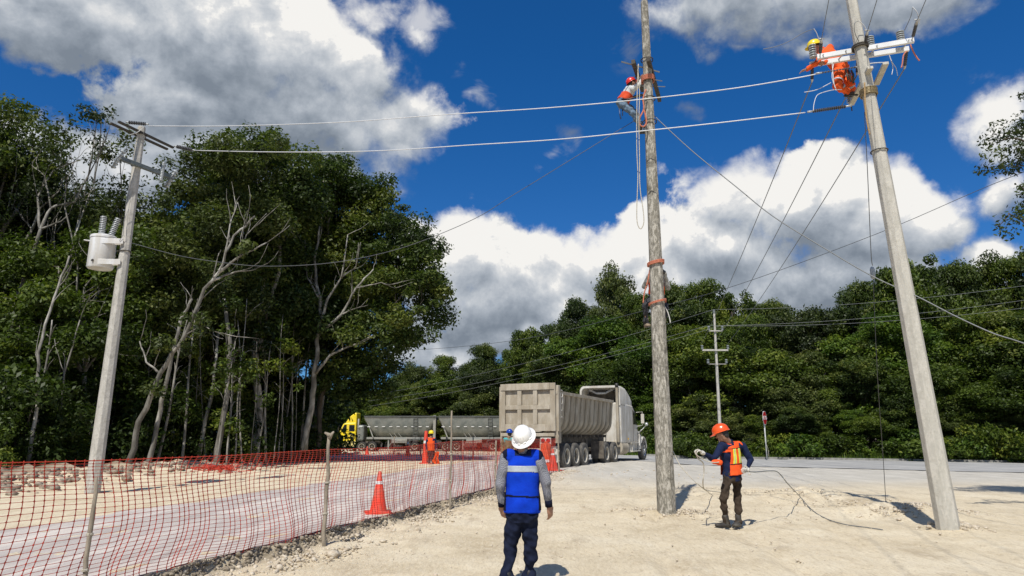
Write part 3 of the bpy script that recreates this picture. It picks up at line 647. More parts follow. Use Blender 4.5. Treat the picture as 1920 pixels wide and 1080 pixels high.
make_tree('broadleaf_tree', 'dark overhanging tree whose crown reaches out over the road behind the yellow truck', gpt(596, 34),
  [lobe(780,510,33,52,50), lobe(800,545,32,34,40), lobe(760,440,34,40,40), lobe(715,635,33,70,50), lobe(768,600,32,40,40), lobe(640,710,34,60,52), lobe(705,700,33,50,44), lobe(800,480,33,24,22), lobe(610,640,33,60,60), lobe(670,740,34,30,24)], 8, L_dark, B_dark, tone=.45, dens=50, ls=.13, tr=0,
  paths=[([gpt(596, 34), P(600,760,34), P(618,690,33.8), P(660,640,33.5), P(720,600,33.2), P(765,540,33)], .16, .03), ([P(618,690,33.8), P(670,705,33.6), P(715,690,33.3)], .05, .012), ([P(720,600,33.2), P(770,600,32.6), P(795,560,32.2)], .04, .01)])
# second and third ranks, sharing three crowns
def auto_lobes(H, R, rng, n=7, low=.3):
    L = []
    for i in range(n):
        a = rng.rand()*6.28; z = low + (0.92-low)*rng.rand(); k = math.sqrt(max(.05, 1-((z-.6)/.5)**2)); r = R*(.34+.22*rng.rand())
        L.append((math.cos(a)*R*.62*k, math.sin(a)*R*.62*k, H*z, r, r, r*.8))
    L.append((0, 0, H*.84, R*.5, R*.5, H*.15)); L.append((0, 0, H*.6, R*.62, R*.62, H*.2)); return L
protos = []
rgt = np.random.RandomState(77)
for k, (H, R, lm, bk, low) in enumerate([(12, 4.0, L_dark, B_dark, .22), (13, 3.6, L_mid, B_pale, .3), (11, 4.4, L_olive, B_dark, .2), (12, 3.8, L_yel, B_pale, .2), (10, 4.2, L_mid, B_dark, .1)]):
    protos.append((H, lm, bk, auto_lobes(H, R, rgt, 8, low), 100+k))
def proto_tree(k, loc, label, group, name='forest_tree', tone=.45, ls=.15, dens=34):
    H, lm, bk, L, sd_ = protos[k]; 
    return make_tree(name, label, loc, [(l[0]+loc[0], l[1]+loc[1], l[2]+loc[2], l[3], l[4], l[5]) for l in L], sd_, lm, bk, .17, dens, ls, tone, group)
first = {}
def place(k, loc, H, label, group, rz=0., name='forest_tree', fat=1.0, **kw):
    key = (k, kw.get('ls', .15))
    if key not in first: o = proto_tree(k, Vector(loc), label, group, name, **kw); first[key] = o
    else:
        o = copy_tree(first[key]); o.location = loc; tag(o, label, None, group)
    s = H/protos[k][0]; o.scale = (s*fat, s*fat, s); o.rotation_euler = (0, 0, rz); return o
rr_ = random.Random(5)
LMK = [(740, 'above the yellow truck'), (820, 'above the leading hopper trailer'), (935, 'above the second hopper trailer'), (1050, 'behind the dump truck tailgate'), (1120, 'behind the dump truck side'), (1215, 'behind the dump truck cab'), (1275, 'behind the climbed centre pole'), (1330, 'just left of the distant pole'), (1400, 'behind the man with the rope'), (1480, 'behind the stop sign'), (1560, 'just right of the stop sign'), (1650, 'behind the vertical stay wire'), (1760, 'behind the leaning pole'), (1850, 'just right of the leaning pole'), (5000, 'at the right edge')]
ORD = 'first second third fourth fifth sixth seventh eighth ninth tenth eleventh twelfth thirteenth fourteenth fifteenth sixteenth seventeenth'.split()
def relabel(items, head, LMK=LMK):
    """items: (object, column); gives each a label that names what it stands behind"""
    bk = {}
    for o, px in items: bk.setdefault(next(t for m, t in LMK if px < m), []).append((px, o))
    for t, L in bk.items():
        L.sort(key=lambda q: q[0])
        for i, (px, o) in enumerate(L): o['label'] = (ORD[i]+' ' if len(L) > 1 else '') + head + ' ' + t + (', counted from left' if len(L) > 1 else '')
LML = [(40, 'at the left edge of the wood'), (170, 'left of the transformer pole'), (260, 'behind the transformer pole'), (360, 'beside the pale forked trunk'), (450, 'right of the pale forked trunk'), (540, 'in the middle of the wood'), (5000, 'at the right end of the wood')]
# ranks deep in the left wood (px column, distance, height)
back = []
for Y, px0, px1, st, Hm in ((31, -160, 420, 75, 12.4), (37, -120, 500, 72, 13.2), (44, 60, 520, 85, 13.5), (50, 100, 530, 90, 13)):
    px = px0
    while px < px1:
        back.append((px+rr_.uniform(-18, 18), Y+rr_.uniform(-1.5, 1.5), Hm*rr_.uniform(.86, 1.05))); px += st
def lim_top(px, Y, H):
    """keep tops under the photographed outline of the wood"""
    ol = [(-200, 230), (0, 260), (120, 300), (230, 380), (330, 385), (400, 330), (520, 330), (620, 360), (700, 420), (780, 560), (830, 640)]
    py = float(np.interp(px, [a for a, _ in ol], [b for _, b in ol])); return min(H, (P(px, py+8, Y).z)/1.0)
bk_ = []
for (px, Y, H) in back:
    b0 = gpt(px, Y); H = lim_top(px, Y, H)
    bk_.append((place(rr_.choice([0, 0, 1, 2, 0]), b0, H, 'dark tree', WL, rr_.uniform(0, 6.28)), px))
relabel(bk_, 'dark tree standing deep', LML)
# outside the frame on the left, they close the wood
for (x, y) in ((-26, 16), (-29, 22), (-33, 29), (-24, 10)):
    place(0, G(x, y), 12, 'dark tree beyond the left edge of the photo', WL, x)
# slim pale stems in the wood edge
def sapling(name, label, px, Y, py_top, lean, r=.035, group=None, leafy=True, seed=0):
    b0 = gpt(px, Y); top_ = P(px+lean, py_top, Y+rr_.uniform(-.3, .6)); root = thing(name, label, 'tree', b0, 0, group); tb = MB(); rnd = random.Random(seed*7+int(px))
    pts = []; n = 9; d = top_-b0
    for i in range(n):
        t = i/(n-1); pts.append(d*t + Vector((math.sin(t*5+seed), math.cos(t*4+seed*2), 0))*.012*d.length*math.sin(PI*t*.9))
    pts[0] = Vector((0, 0, -.15)); tb.tube(pts, [r*(1.1-.7*i/(n-1)) for i in range(n)], 6)
    for k in range(5):
        i = rnd.randint(4, n-2); a = pts[i]; e = a + Vector((rnd.uniform(-1, 1), rnd.uniform(-.6, .6), rnd.uniform(.3, 1)))*d.length*.13; tb.tube([a, a.lerp(e, .5)+Vector((0, 0, .1)), e], [r*.4, r*.3, r*.1], 5)
    tb.build('trunk', B_pale, root, True)
    if leafy:
        rng = np.random.RandomState(seed+3); cl = []
        for k in range(9):
            p = pts[rng.randint(4, n)] + Vector(tuple(rng.randn(3)*.55)); q = .25+.25*rng.rand(); cl.append((p.x, p.y, p.z, q, q, q*.7, .55+.2*rng.randn()))
        q, tn = leaf_cloud(cl, 60, .085, rng); np_mesh('crown', q, np.arange(len(tn)*4), 4, L_mid, root, {'tone': ('FACE', tn)})
    return root
slim = [(270,26,640,15),(315,27,620,25),(385,27,600,-12),(365,28,620,10),(430,29,620,8),(470,27.5,640,12),(512,29,590,20),(532,31,620,-8),(552,33,600,12),(488,30,600,-14),(100,23,640,14),(180,25,650,-10),(8,22,600,12),(118,26,620,20),(40,25,640,8),(20,23,560,20),(62,21.5,600,35),(92,24,610,-8),(140,25,560,20),(292,25,600,60),(340,26,560,30),(405,25.5,640,36),(440,27,560,22),(455,28,600,-10),(500,30,560,-15),(520,31,600,18),(545,32,590,8),(560,34,560,30),(597,36,640,-14),(585,38,650,10),(425,26,700,10),(480,29,640,30),(30,25,700,-20),(330,27,700,-12),(530,33,690,20),(572,35,700,15)]
sl_ = []
for i, (px, Y, pt, ln) in enumerate(slim):
    sl_.append((sapling('slender_tree', 'slender pale stemmed tree in the shaded edge of the wood', px, Y, pt, ln, (.014+.016*rr_.random() if i < 15 else .03+.03*rr_.random()), 'slender stems at the edge of the wood', i % 3 == 0, i), px))
relabel(sl_, 'slender pale stem', LML)
# understory bushes
def bush(loc, w, h, seed, lm, label, group, tone=.45, ls=.09, dens=55, name='bush'):
    rng = np.random.RandomState(seed); root = thing(name, label, 'bush', loc, 0, group); cl = []; tb = MB()
    for i in range(int(10+w*h*3)):
        x, y = rng.randn(2)*w*.4; z = h*(.15+.75*rng.rand()) * (1-.25*min(1.5, (x*x+y*y)**.5/w)); q = .22*min(w, h)*(.6+.8*rng.rand())+.08
        cl.append((x, y, z, q, q, q*.75, tone+.2*rng.randn()))
        if i % 4 == 0: tb.tube([(x*.1, y*.1, -.1), (x*.4, y*.4, z*.6), (x, y, z)], [.025, .018, .008], 5)
    tb.build('stem', B_dark, root, True)
    q, tn = leaf_cloud(cl, dens, ls, rng); np_mesh('foliage', q, np.arange(len(tn)*4), 4, lm, root, {'tone': ('FACE', tn)}); return root
ub = [bush(gpt(30, 21), 2.0, 3.4, 1, L_mid, 'leafy understory bush under the left trees', 'understory bushes of the wood', .35), bush(gpt(130, 22.5), 1.8, 2.8, 2, L_dark, 'leafy understory bush under the left trees', 'understory bushes of the wood', .45)]
ub_ = [(ub[0], 30), (ub[1], 130)]
for i, (px, Y, s) in enumerate([(-20,22,1.2),(75,24,1.3),(190,24.5,1.2),(215,25.5,.8),(300,27,.9),(350,28,1.0),(470,31,.9),(540,34,1.1),(560,39,1.2),(420,30,1.1),(0,20,.6),(250,28,1.3),(150,27,1.5),(510,36,1.5),(575,42,1.6),(380,32,1.6),(90,21.5,.55)]):
    o = copy_tree(ub[i % 2]); ub_.append((o, px)); o.location = gpt(px, Y); o.rotation_euler = (0, 0, i*1.7); o.scale = (s, s, s)
relabel(ub_, 'leafy understory bush', LML)
# --- the forest beyond the cross road
RG = 'trees of the forest beyond the cross road'
ol2 = [(560, 740), (640, 715), (690, 704), (720, 700), (760, 690), (830, 668), (865, 676), (900, 648), (960, 655), (1000, 618), (1050, 603), (1085, 560), (1110, 530), (1140, 516), (1175, 526), (1215, 548), (1250, 552), (1290, 535), (1340, 532), (1400, 548), (1450, 570), (1490, 582), (1530, 600), (1580, 590), (1610, 565), (1650, 538), (1700, 525), (1760, 497), (1830, 497), (1870, 510), (1905, 488), (2000, 470), (2100, 450)]
def topy(px): return float(np.interp(px, [a for a, _ in ol2], [b for _, b in ol2]))
def fdist(px):
    return float(np.interp(px, [560, 800, 960, 1060, 1250, 1500, 1700, 1920, 2100], [84, 82, 78, 64, 53, 48, 45.5, 43, 41]))

cols = [612, 648, 688, 722, 752] + list(range(776, 2080, 62)); r1_, r2_, r3_, r4_ = [], [], [], []
names_k = [1, 4, 3, 0, 2, 1, 3, 2, 0, 4]
for i, px in enumerate(cols):       # rear rank carries the outline
    p = px + rr_.uniform(-14, 14); Y = fdist(p)+7+rr_.uniform(-1.5, 2); b0 = gpt(p, Y); H = P(p, topy(p)+rr_.uniform(-2, 10), Y).z - b0.z
    o_ = place([1, 0, 1, 4, 0, 2][i % 6], b0, H*1.03, 'tall tree on the skyline of the forest beyond the road', RG, rr_.uniform(0, 6.28), fat=min(1.15, 9.5/H)); r1_.append((o_, p))
for i, px in enumerate([600, 634, 668, 700, 730, 765, 800] + list(range(840, 2120, 56))):   # middle rank
    p = px + rr_.uniform(-16, 16); Y = fdist(p)+2.8+rr_.uniform(-.8, .8); b0 = gpt(p, Y); tp = topy(p); H = P(p, tp+(865-tp)*rr_.uniform(.18, .42), Y).z - b0.z
    o_ = place(names_k[(i*3) % 10], b0, H, 'bushy mid green tree in the forest beyond the road', RG, rr_.uniform(0, 6.28), fat=1.15); r2_.append((o_, p))
for i, px in enumerate(range(590, 2120, 50)):   # front rank, low and leafy to the ground
    p = px + rr_.uniform(-16, 16); Y = fdist(p)+.4+rr_.uniform(-.5, .3); b0 = gpt(p, Y); tp = topy(p); H = P(p, tp+(865-tp)*rr_.uniform(.5, .78), Y).z - b0.z
    o_ = place(names_k[(i*7+2) % 10], b0, H, 'low leafy tree at the front of the forest beyond the road', RG, rr_.uniform(0, 6.28), fat=1.5); r3_.append((o_, p))
relabel(r1_, 'tall skyline tree'); relabel(r2_, 'middle height bushy tree'); relabel(r3_, 'low leafy front tree')
fb = bush(gpt(1300, 47.5), 2.2, 2.0, 9, L_mid, 'low bush on the verge in front of the forest', 'bushes along the forest verge', .5, .11)
fb2 = bush(gpt(1500, 46), 2.2, 1.6, 10, L_yel, 'low bush on the verge in front of the forest', 'bushes along the forest verge', .4, .11)
for i, px in enumerate(range(1180, 2000, 34)):
    o = copy_tree([fb, fb2][(i*5 % 3) // 2]); p = px+rr_.uniform(-10, 10); o.location = gpt(p, yfar(gpt(p, 45).x)+2.2+rr_.uniform(-.3, .5)); s = rr_.uniform(.3, .85); o.scale = (s*1.6, s*1.2, s*rr_.uniform(.8, 1.9)); o.rotation_euler = (0, 0, i*1.3); r4_.append((o, p))
relabel(r4_, 'low kerbside bush'); fb['label'] = 'low verge bush in front of the distant pole'; fb2['label'] = 'low pale verge bush beside the stop sign'
# verge grass
def grass():
    rng = np.random.RandomState(3); N = 9000; x = rng.uniform(8, 34, N); yy = np.array([yfar(a) for a in x]) + 0.35 + np.abs(rng.randn(N))*1.1
    z = ground_h(x, yy); h = (0.10+0.38*rng.rand(N)**2)*(0.5+sst(yy-np.array([yfar(a) for a in x]), .2, 1.3)); a = rng.rand(N)*6.28; w = 0.02; dx = np.cos(a)*w; dy = np.sin(a)*w; l = rng.randn(N, 2)*.12
    v = np.stack([np.stack([x-dx, yy-dy, z], -1), np.stack([x+dx, yy+dy, z], -1), np.stack([x+l[:, 0], yy+l[:, 1], z+h], -1)], 1).reshape(-1, 3)
    o = np_mesh('grass', v, np.arange(N*3), 3, L_yel, None, {'tone': ('FACE', rng.rand(N)*.8)}); tag(o, 'green roadside grass along the kerb of the cross road', None, None, 'stuff')
grass()
# tree whose branches hang into the frame at the right
make_tree('overhanging_tree', 'fine leaved tree branch hanging in from the right edge of the photo', gpt(2230, 14.5),
  [lobe(1885,262,14,30,42,.5), lobe(1915,245,14,40,35,.6), lobe(1875,300,14,22,28,.4), lobe(1935,310,14.2,45,45,.7), lobe(1990,300,14.5,70,80), lobe(2060,420,14.5,90,120), lobe(1930,175,14,14,14,.2)], 31, L_olive, B_dark, 0, 85, .055, .35, clump=.3, nclump=120, twg=False,
  paths=[([gpt(2230, 14.5), P(2230,600,14.5), P(2180,400,14.4), P(2080,320,14.3), P(1990,290,14.1), P(1920,262,14), P(1880,262,14)], .13, .012), ([P(2080,320,14.3), P(2000,240,14.2), P(1930,190,14)], .03, .008), ([P(1990,290,14.1), P(1930,310,14), P(1882,312,14)], .02, .006)])
make_tree('overhanging_tree', 'thin dark leafy spray hanging low at the right edge of the photo', gpt(2120, 12.5),
  [lobe(1890,415,12,16,20,.2), lobe(1905,440,12,18,22,.25), lobe(1875,430,12,8,10,.15), lobe(1920,385,12,16,12,.2), lobe(1960,440,12.3,40,60,.5), lobe(1915,350,12,10,12,.15)], 32, L_dark, B_dark, 0, 75, .05, .3, clump=.22, nclump=220, twg=False,
  paths=[([gpt(2120, 12.5), P(2120,650,12.5), P(2060,480,12.4), P(1980,430,12.2), P(1930,425,12.1), P(1895,400,12), P(1870,425,12)], .07, .006), ([P(1980,430,12.2), P(1940,380,12), P(1912,345,12)], .012, .005)])
# ---------------------------------------------------------------- poles, wires
def gpix(px, py):
    r = ray(px, py); Y = 12.0
    for _ in range(12):
        s = Y/r.y; x = r.x*s; z = gz(x, Y); Y = 0.5*Y + 0.5*(z-CH)/(r.z/r.y)
    s = Y/r.y; return Vector((r.x*s, Y, gz(r.x*s, Y)))
def m_conc(name, c1, c2, c3, streak=.6, sc=3.0):
    m = bpy.data.materials.new(name); m.use_nodes = True; t = NT(m.node_tree); b = t.n['Principled BSDF']
    oc = t.add('ShaderNodeTexCoord').outputs['Object']
    st = t.add('ShaderNodeMapping', ins={0: oc, 3: (1, 1, .3)}).outputs[0]
    a = t.noise(st, sc*3, 7, .7, .6); c = t.noise(oc, 22, 5, .7); d = t.noise(oc, 5.5, 6, .65, .5); e = t.noise(st, 34, 3, .6)
    col = t.mixc(t.smooth(a, .42, .62), c1, c2); col = t.mixc(t.m('MULTIPLY', t.smooth(d, .5, .66), streak), col, c3)
    col = t.mixc(t.m('MULTIPLY', t.smooth(c, .52, .68), .55), col, c3); col = t.mixc(t.m('MULTIPLY', t.smooth(e, .6, .7), .4), col, tuple(min(.8, x*1.3) for x in c2))
    t.l.new(col, b.inputs['Base Color']); b.inputs['Roughness'].default_value = .92; b.inputs['Specular IOR Level'].default_value = .2
    bp = t.add('ShaderNodeBump', ins={'Strength': .6, 'Distance': .01, 'Height': t.m('ADD', c, a)}); t.l.new(bp.outputs[0], b.inputs['Normal']); return m
M_pole = m_conc('weathered_concrete', (0.20, 0.185, 0.15), (0.48, 0.45, 0.385), (0.10, 0.093, 0.075), .65, 7)
M_pole2 = m_conc('clean_concrete', (0.45, 0.43, 0.375), (0.53, 0.505, 0.445), (0.35, 0.33, 0.28), .35)
M_pole3 = m_conc('grey_concrete', (0.42, 0.40, 0.355), (0.52, 0.495, 0.445), (0.26, 0.245, 0.21), .45)
M_galv = mat('galvanised_steel', (0.62, 0.63, 0.62), (0.42, 0.43, 0.42), .45, 18, metal=.35, dirt=(.25, .24, .22), dirt_amt=.4, dscale=6)
M_darks = mat('weathered_steel', (0.055, 0.048, 0.040), (0.095, 0.085, 0.07), .75, 14, metal=.1, bump=.2, spec=.3)
M_porc = mat('grey_porcelain', (0.40, 0.43, 0.44), (0.30, 0.33, 0.34), .25, 3, coat=.4)
M_insd = mat('insulator_shade', (0.09, 0.095, 0.10), (0.13, 0.135, 0.14), .4, 6)
M_rubb = mat('dark_polymer', (0.05, 0.052, 0.055), (0.09, 0.09, 0.095), .5, 10)
M_white = mat('white_metal', (0.78, 0.79, 0.79), (0.70, 0.71, 0.71), .4, 6, dirt=(.50, .44, .34), dirt_amt=.5, dscale=3, stretch=(1, 1, .3))
M_ropeo = mat('orange_rope', (0.62, 0.22, 0.13), (0.45, 0.15, 0.09), .85, 60, bump=.6, bscale=120)
M_ropec = mat('cream_rope', (0.60, 0.56, 0.46), (0.42, 0.38, 0.30), .85, 60, bump=.6, bscale=120)
M_wire = mat('black_cable', (0.055, 0.06, 0.065), (0.09, 0.095, 0.10), .5, 10)
M_bare = mat('bare_conductor', (0.66, 0.67, 0.68), (0.62, 0.63, 0.64), .5, 2, metal=.1)
M_greyw = mat('grey_cable', (0.16, 0.17, 0.17), (0.19, 0.20, 0.20), .5, 2, metal=.2)

def pole_mesh(parent, base, top, rb, rt, m, name='shaft'):
    d = top-base; mb = MB(); pts = [d*t - (Vector((0, 0, .25)) if t == 0 else Vector()) for t in (0, .01, .25, .5, .75, .995, 1)]
    rs = [rb+(rt-rb)*t for t in (0, .01, .25, .5, .75, .995, 1)]; rs[-1] *= .9
    mb.tube(pts, rs, 8, lat=(1, 0, 0)); return mb.build(name, m, parent, bevel=.008)
def insulator(parent, a, b, r, n=7, m=None, name='insulator', core=.4, m2=None):
    """ribbed insulator between a and b (local)"""
    a, b = Vector(a), Vector(b); d = b-a; mb = MB(); pts = []; rs = []
    for i in range(n):
        for (t, k) in ((0.02, core), (0.3, 1.0), (0.55, .95), (0.75, core)):
            pts.append(a + d*((i+t)/n)); rs.append(r*k)
    pts.append(b); rs.append(r*core); mb.tube(pts, rs, 12)
    for i in range(len(mb.f)-2): mb.mi[i] = 0 if (i//12) % 4 in (0, 1) else 1
    return mb.build(name, [m or M_porc, m2 or (M_insd if m is None else m)], parent, 'auto')
def wire(name, label, pts, r, m, cat='cable', group=None, sub=6):
    mb = MB(); P0 = pts[0]; out = []
    n = len(pts)
    for i in range(n-1):       # catmull-rom
        p0 = pts[max(i-1, 0)]; p1 = pts[i]; p2 = pts[i+1]; p3 = pts[min(i+2, n-1)]
        for k in range(sub):
            t = k/sub; out.append(0.5*((2*p1) + (p2-p0)*t + (2*p0-5*p1+4*p2-p3)*t*t + (3*p1-p0-3*p2+p3)*t**3))
    out.append(pts[-1]); mb.tube([p-P0 for p in out], r, 6); o = mb.build(name, m, None, True); o.location = P0; return tag(o, label, cat, group)
def sag(a, b, s, n=9):
    return [Vector(a).lerp(Vector(b), i/(n-1)) - Vector((0, 0, s*4*(i/(n-1))*(1-i/(n-1)))) for i in range(n)]

# centre pole
CB = gpix(1250, 960); CT = P(1208, 2, CB.y+.02)
cp_ = thing('utility_pole', 'weathered mottled octagonal concrete pole with two men climbing it', 'pole', CB)
pole_mesh(cp_, CB, CT, .185, .083, M_pole)
def on_c(z): return CB.lerp(CT, (z-CB.z)/(CT.z-CB.z))
mb = MB()
for (a, b) in (((2.67, 13.3), (3.12, 14.55)), ((2.97, 13.15), (3.62, 15.0))):
    mb = MB(); z = 9.55 - (0.02 if a[0] > 2.8 else 0)
    A = Vector((a[0], a[1], z))-CB; B = Vector((b[0], b[1], z))-CB; mb.beam(A, B, .085, .11); 
    mb.build('crossarm', M_darks, cp_, bevel=.01)
mb = MB(); mb.beam(Vector((2.42, 13.35, 9.58))-CB, Vector((3.35, 13.75, 9.56))-CB, .015, .03); mb.beam(Vector((2.75, 13.75, 9.45))-CB, Vector((3.45, 13.95, 9.45))-CB, .015, .015); mb.beam(Vector((2.85, 14.25, 9.5))-CB, Vector((3.6, 14.3, 9.5))-CB, .015, .015); mb.build('brace', M_greyw, cp_)
def ring(parent, c, r, th, m, turns=2, name='band', tilt=0, ry=None):
    mb = MB(); n = 18*turns; mb.tube([Vector((c[0]+r*math.cos(2*PI*i/18), c[1]+(ry or r)*math.sin(2*PI*i/18), c[2]+th*1.7*i/18+tilt*math.cos(2*PI*i/18))) for i in range(n+1)], th, 6)
    return mb.build(name, m, parent, True)
for z in (8.2, 8.75, 9.7):
    c = on_c(z)-CB; ring(cp_, c, .083+.012*(12-z)+.02, .012, M_darks, 1, 'clamp')
def coil(name, label, z, r, turns, m=M_ropeo, th=.018, tilt=.03):
    c = on_c(z); o = ring(None, (0, 0, 0), r, th, m, turns, name, tilt); o.location = c; return tag(o, label, 'rope')
coil('rope_coil', 'thick orange rope coil wrapped round the upper part of the climbed pole', 9.18, .135, 4, th=.017, tilt=.01)
coil('rope_loop', 'orange rope sling round the climbed pole at the height of the lower climber\'s hands', 4.98, .170, 3, th=.014)
coil('rope_loop', 'orange rope sling round the climbed pole at the lower climber\'s waist', 4.16, .176, 2, th=.013, tilt=.04)
# ropes on the centre pole
y0 = CB.y-.22
wire('orange_sling', 'orange rope sling hanging in a loop in front of the upper climber\'s boots', [P(*q, y0) for q in [(1211,168),(1206,185),(1207,205),(1199,222),(1200,234),(1207,237),(1212,230),(1210,215),(1207,204)]], .017, M_ropeo, 'rope')
wire('hanging_rope', 'long pale hand line hanging from the crossarm in a narrow loop beside the pole', [P(*q, y0-.05) for q in [(1197,120),(1195,160),(1194,220),(1194,280),(1196,330),(1194,390),(1195,418),(1201,429),(1207,418),(1206,395),(1200,350),(1199,290),(1198,230),(1199,170),(1196,130)]], .0095, M_ropec, 'rope')

# right pole
RB = gpix(1778, 990); RT = P(1594, -14, RB.y)
rp = thing('utility_pole', 'pale smooth concrete pole leaning left with a white crossarm and an orange clad lineman', 'pole', RB)
pole_mesh(rp, RB, RT, .178, .098, M_pole2)
def on_r(z): return RB.lerp(RT, (z-RB.z)/(RT.z-RB.z))
zA = 8.75
A1, A2 = Vector((5.97, 11.81-.03, zA)), Vector((7.53, 11.24-.03, zA)); F1, F2 = Vector((5.94, 12.06, zA)), Vector((7.60, 11.49, zA))
for (a, b) in ((A1, A2), (F1, F2)):
    mb = MB(); mb.beam(a-RB, b-RB, .085, .012); x, y, d = frame_z(b-a)
    mb2 = MB(); mb2.beam(a-RB, b-RB, .012, .085)
    mb3 = MB(); up = Vector((0, 0, 1)); side = (b-a).cross(up).normalized()
    # C channel: web + two flanges
    w = MB(); w.beam(a-RB, b-RB, .010, .09) if abs(frame_z(b-a)[0].z) < .1 else None
    w = MB()
    def slab(a, b, sx, sz, ox, oz):
        vs = []
        for p in (a, b):
            for (i, j) in ((-1, -1), (1, -1), (1, 1), (-1, 1)): vs.append(p - RB + side*(ox+i*sx/2) + up*(oz+j*sz/2))
        w.add(vs, [(3, 2, 1, 0), (4, 5, 6, 7), (0, 1, 5, 4), (1, 2, 6, 5), (2, 3, 7, 6), (3, 0, 4, 7)])
    slab(a, b, .010, .092, 0, 0); slab(a, b, .05, .008, -.03, .042); slab(a, b, .05, .008, -.03, -.042)
    w.build('crossarm', mat('crossarm_zinc', (0.72, 0.73, 0.73), (0.62, 0.63, 0.63), .45, 3), rp)
dA = (A2-A1).normalized(); mid = (A1+A2+F1+F2)/4
for t in (.06, .3, .62, .94):
    mb = MB(); mb.beam(A1.lerp(A2, t)-RB+Vector((0, -.04, .0)), F1.lerp(F2, t)-RB+Vector((0, .04, 0)), .018, .018); mb.build('spacer_bolt', M_galv, rp)
ring(rp, on_r(zA)-RB-Vector((0, 0, .05)), .135, .02, M_darks, 2, 'clamp'); ring(rp, on_r(7.72)-RB, .14, .016, mat('brass_wire', (.30, .24, .13), (.18, .14, .08), .5, 30, metal=.5), 5, 'clamp'); ring(rp, on_r(6.6)-RB, .142, .012, M_darks, 1, 'clamp')
for (t, s, h) in ((.0, 0, .30), (.60, .5, .26), (.90, .3, .26)):
    c = A1.lerp(A2, t).lerp(F1.lerp(F2, t), .45)-RB; insulator(rp, c+Vector((0, 0, .04)), c+Vector((0, 0, .04+h)), .072, 6)
# dead-end insulators towards the camera and away
wdir = Vector((-.335, -.94, 0)).normalized()
ends_cam = []; ends_far = []
for (t, ln) in ((.03, .42), (.50, .42), (.98, .48)):
    a = A1.lerp(A2, t)-RB; b = a + wdir*ln + Vector((0, 0, .10)); mb = MB(); mb.tube([a, a.lerp(b, .2)], .012, 6); mb.build('link', M_galv, rp)
    insulator(rp, a.lerp(b, .2), a.lerp(b, .85), .032, 8, M_rubb, 'dead_end', .6); mb = MB(); mb.tube([a.lerp(b, .82), b], [.03, .022], 6); mb.tube([b+Vector((-.05, 0, .02)), b+Vector((.06, 0, .02))], .012, 5); mb.build('wire_clamp', M_galv, rp, True); ends_cam.append(b+RB)
    c = F1.lerp(F2, t)-RB; d = c - wdir*ln*.8 - Vector((0, 0, .22)); mb = MB(); mb.tube([c, c.lerp(d, .2)], .012, 6); mb.build('link', M_galv, rp)
    insulator(rp, c.lerp(d, .15), c.lerp(d, .85), .034, 8, M_rubb, 'dead_end', .6); mb = MB(); mb.tube([c.lerp(d, .82), d], [.03, .02], 6); mb.build('wire_clamp', M_galv, rp, True); ends_far.append(d+RB)
# lower pair of braces (pale, seen edge on, one each side of the pole) with post insulators
def Pz(px, py, z):
    r = ray(px, py); s = (z-CH)/r.z; return Vector((r.x*s, r.y*s, z))
zB = 8.16
b1a, b1b = Pz(1632, 126, zB), Pz(1596, 196, zB-.12); b2a, b2b = Pz(1661, 118, zB), Pz(1643, 158, zB-.04)
for a, b in ((b1a, b1b), (b2a, b2b)):
    mb = MB(); mb.beam(a-RB, b-RB, .10, .055); mb.build('lower_crossarm', M_pole2, rp, bevel=.006)
e2 = b1b-RB; insulator(rp, e2+Vector((-.03, .0, .03)), e2+Vector((-.07, -.05, .27)), .055, 6)
mb = MB(); mb.tube([e2, e2+Vector((0, 0, -.14))], .012, 5); mb.build('pin', M_darks, rp)
# jumper leads
J = []
def jumper(pts, m=M_bare, r=.008):
    mb = MB(); out = []; n = len(pts)
    for i in range(n-1):
        p0 = pts[max(i-1, 0)]; p1 = pts[i]; p2 = pts[i+1]; p3 = pts[min(i+2, n-1)]
        for k in range(5):
            t = k/5; out.append(0.5*((2*p1) + (p2-p0)*t + (2*p0-5*p1+4*p2-p3)*t*t + (3*p1-p0-3*p2+p3)*t**3)-RB)
    out.append(pts[-1]-RB); mb.tube(out, r, 5); return mb.build('jumper_wire', m, rp, True)
yj = 11.4
jumper([P(1536,76,yj+.1),(P(1531,62,yj+.05)),P(1526,54,yj)]); jumper([P(1526,54,yj),P(1505,62,yj),P(1480,77,yj),P(1455,87,yj),P(1431,92,yj)], M_greyw, .006)
jumper([P(1627,62,yj-.1),P(1620,48,yj-.15),P(1610,39,yj-.2)]); jumper([P(1610,39,yj-.2),P(1602,45,yj-.2),P(1604,65,yj-.1),P(1615,84,yj)], M_greyw, .006)
jumper([P(1724,44,11),P(1720,24,10.9),P(1711,13,10.9)]); jumper([P(1711,13,10.9),P(1708,30,10.95),P(1696,57,11.2)], M_greyw, .006)
for pts in ([(1664,95),(1672,115),(1680,128),(1683,142)], [(1668,105),(1674,125),(1672,140)], [(1560,116),(1562,140),(1564,158),(1568,170)], [(1563,120),(1560,145),(1568,168)], [(1508,173),(1532,168),(1558,155)], [(1529,184),(1536,176),(1560,169),(1578,168)], [(1529,184),(1526,196),(1525,208)]):
    jumper([P(a, b, 11.75) for a, b in pts], M_bare, .007)
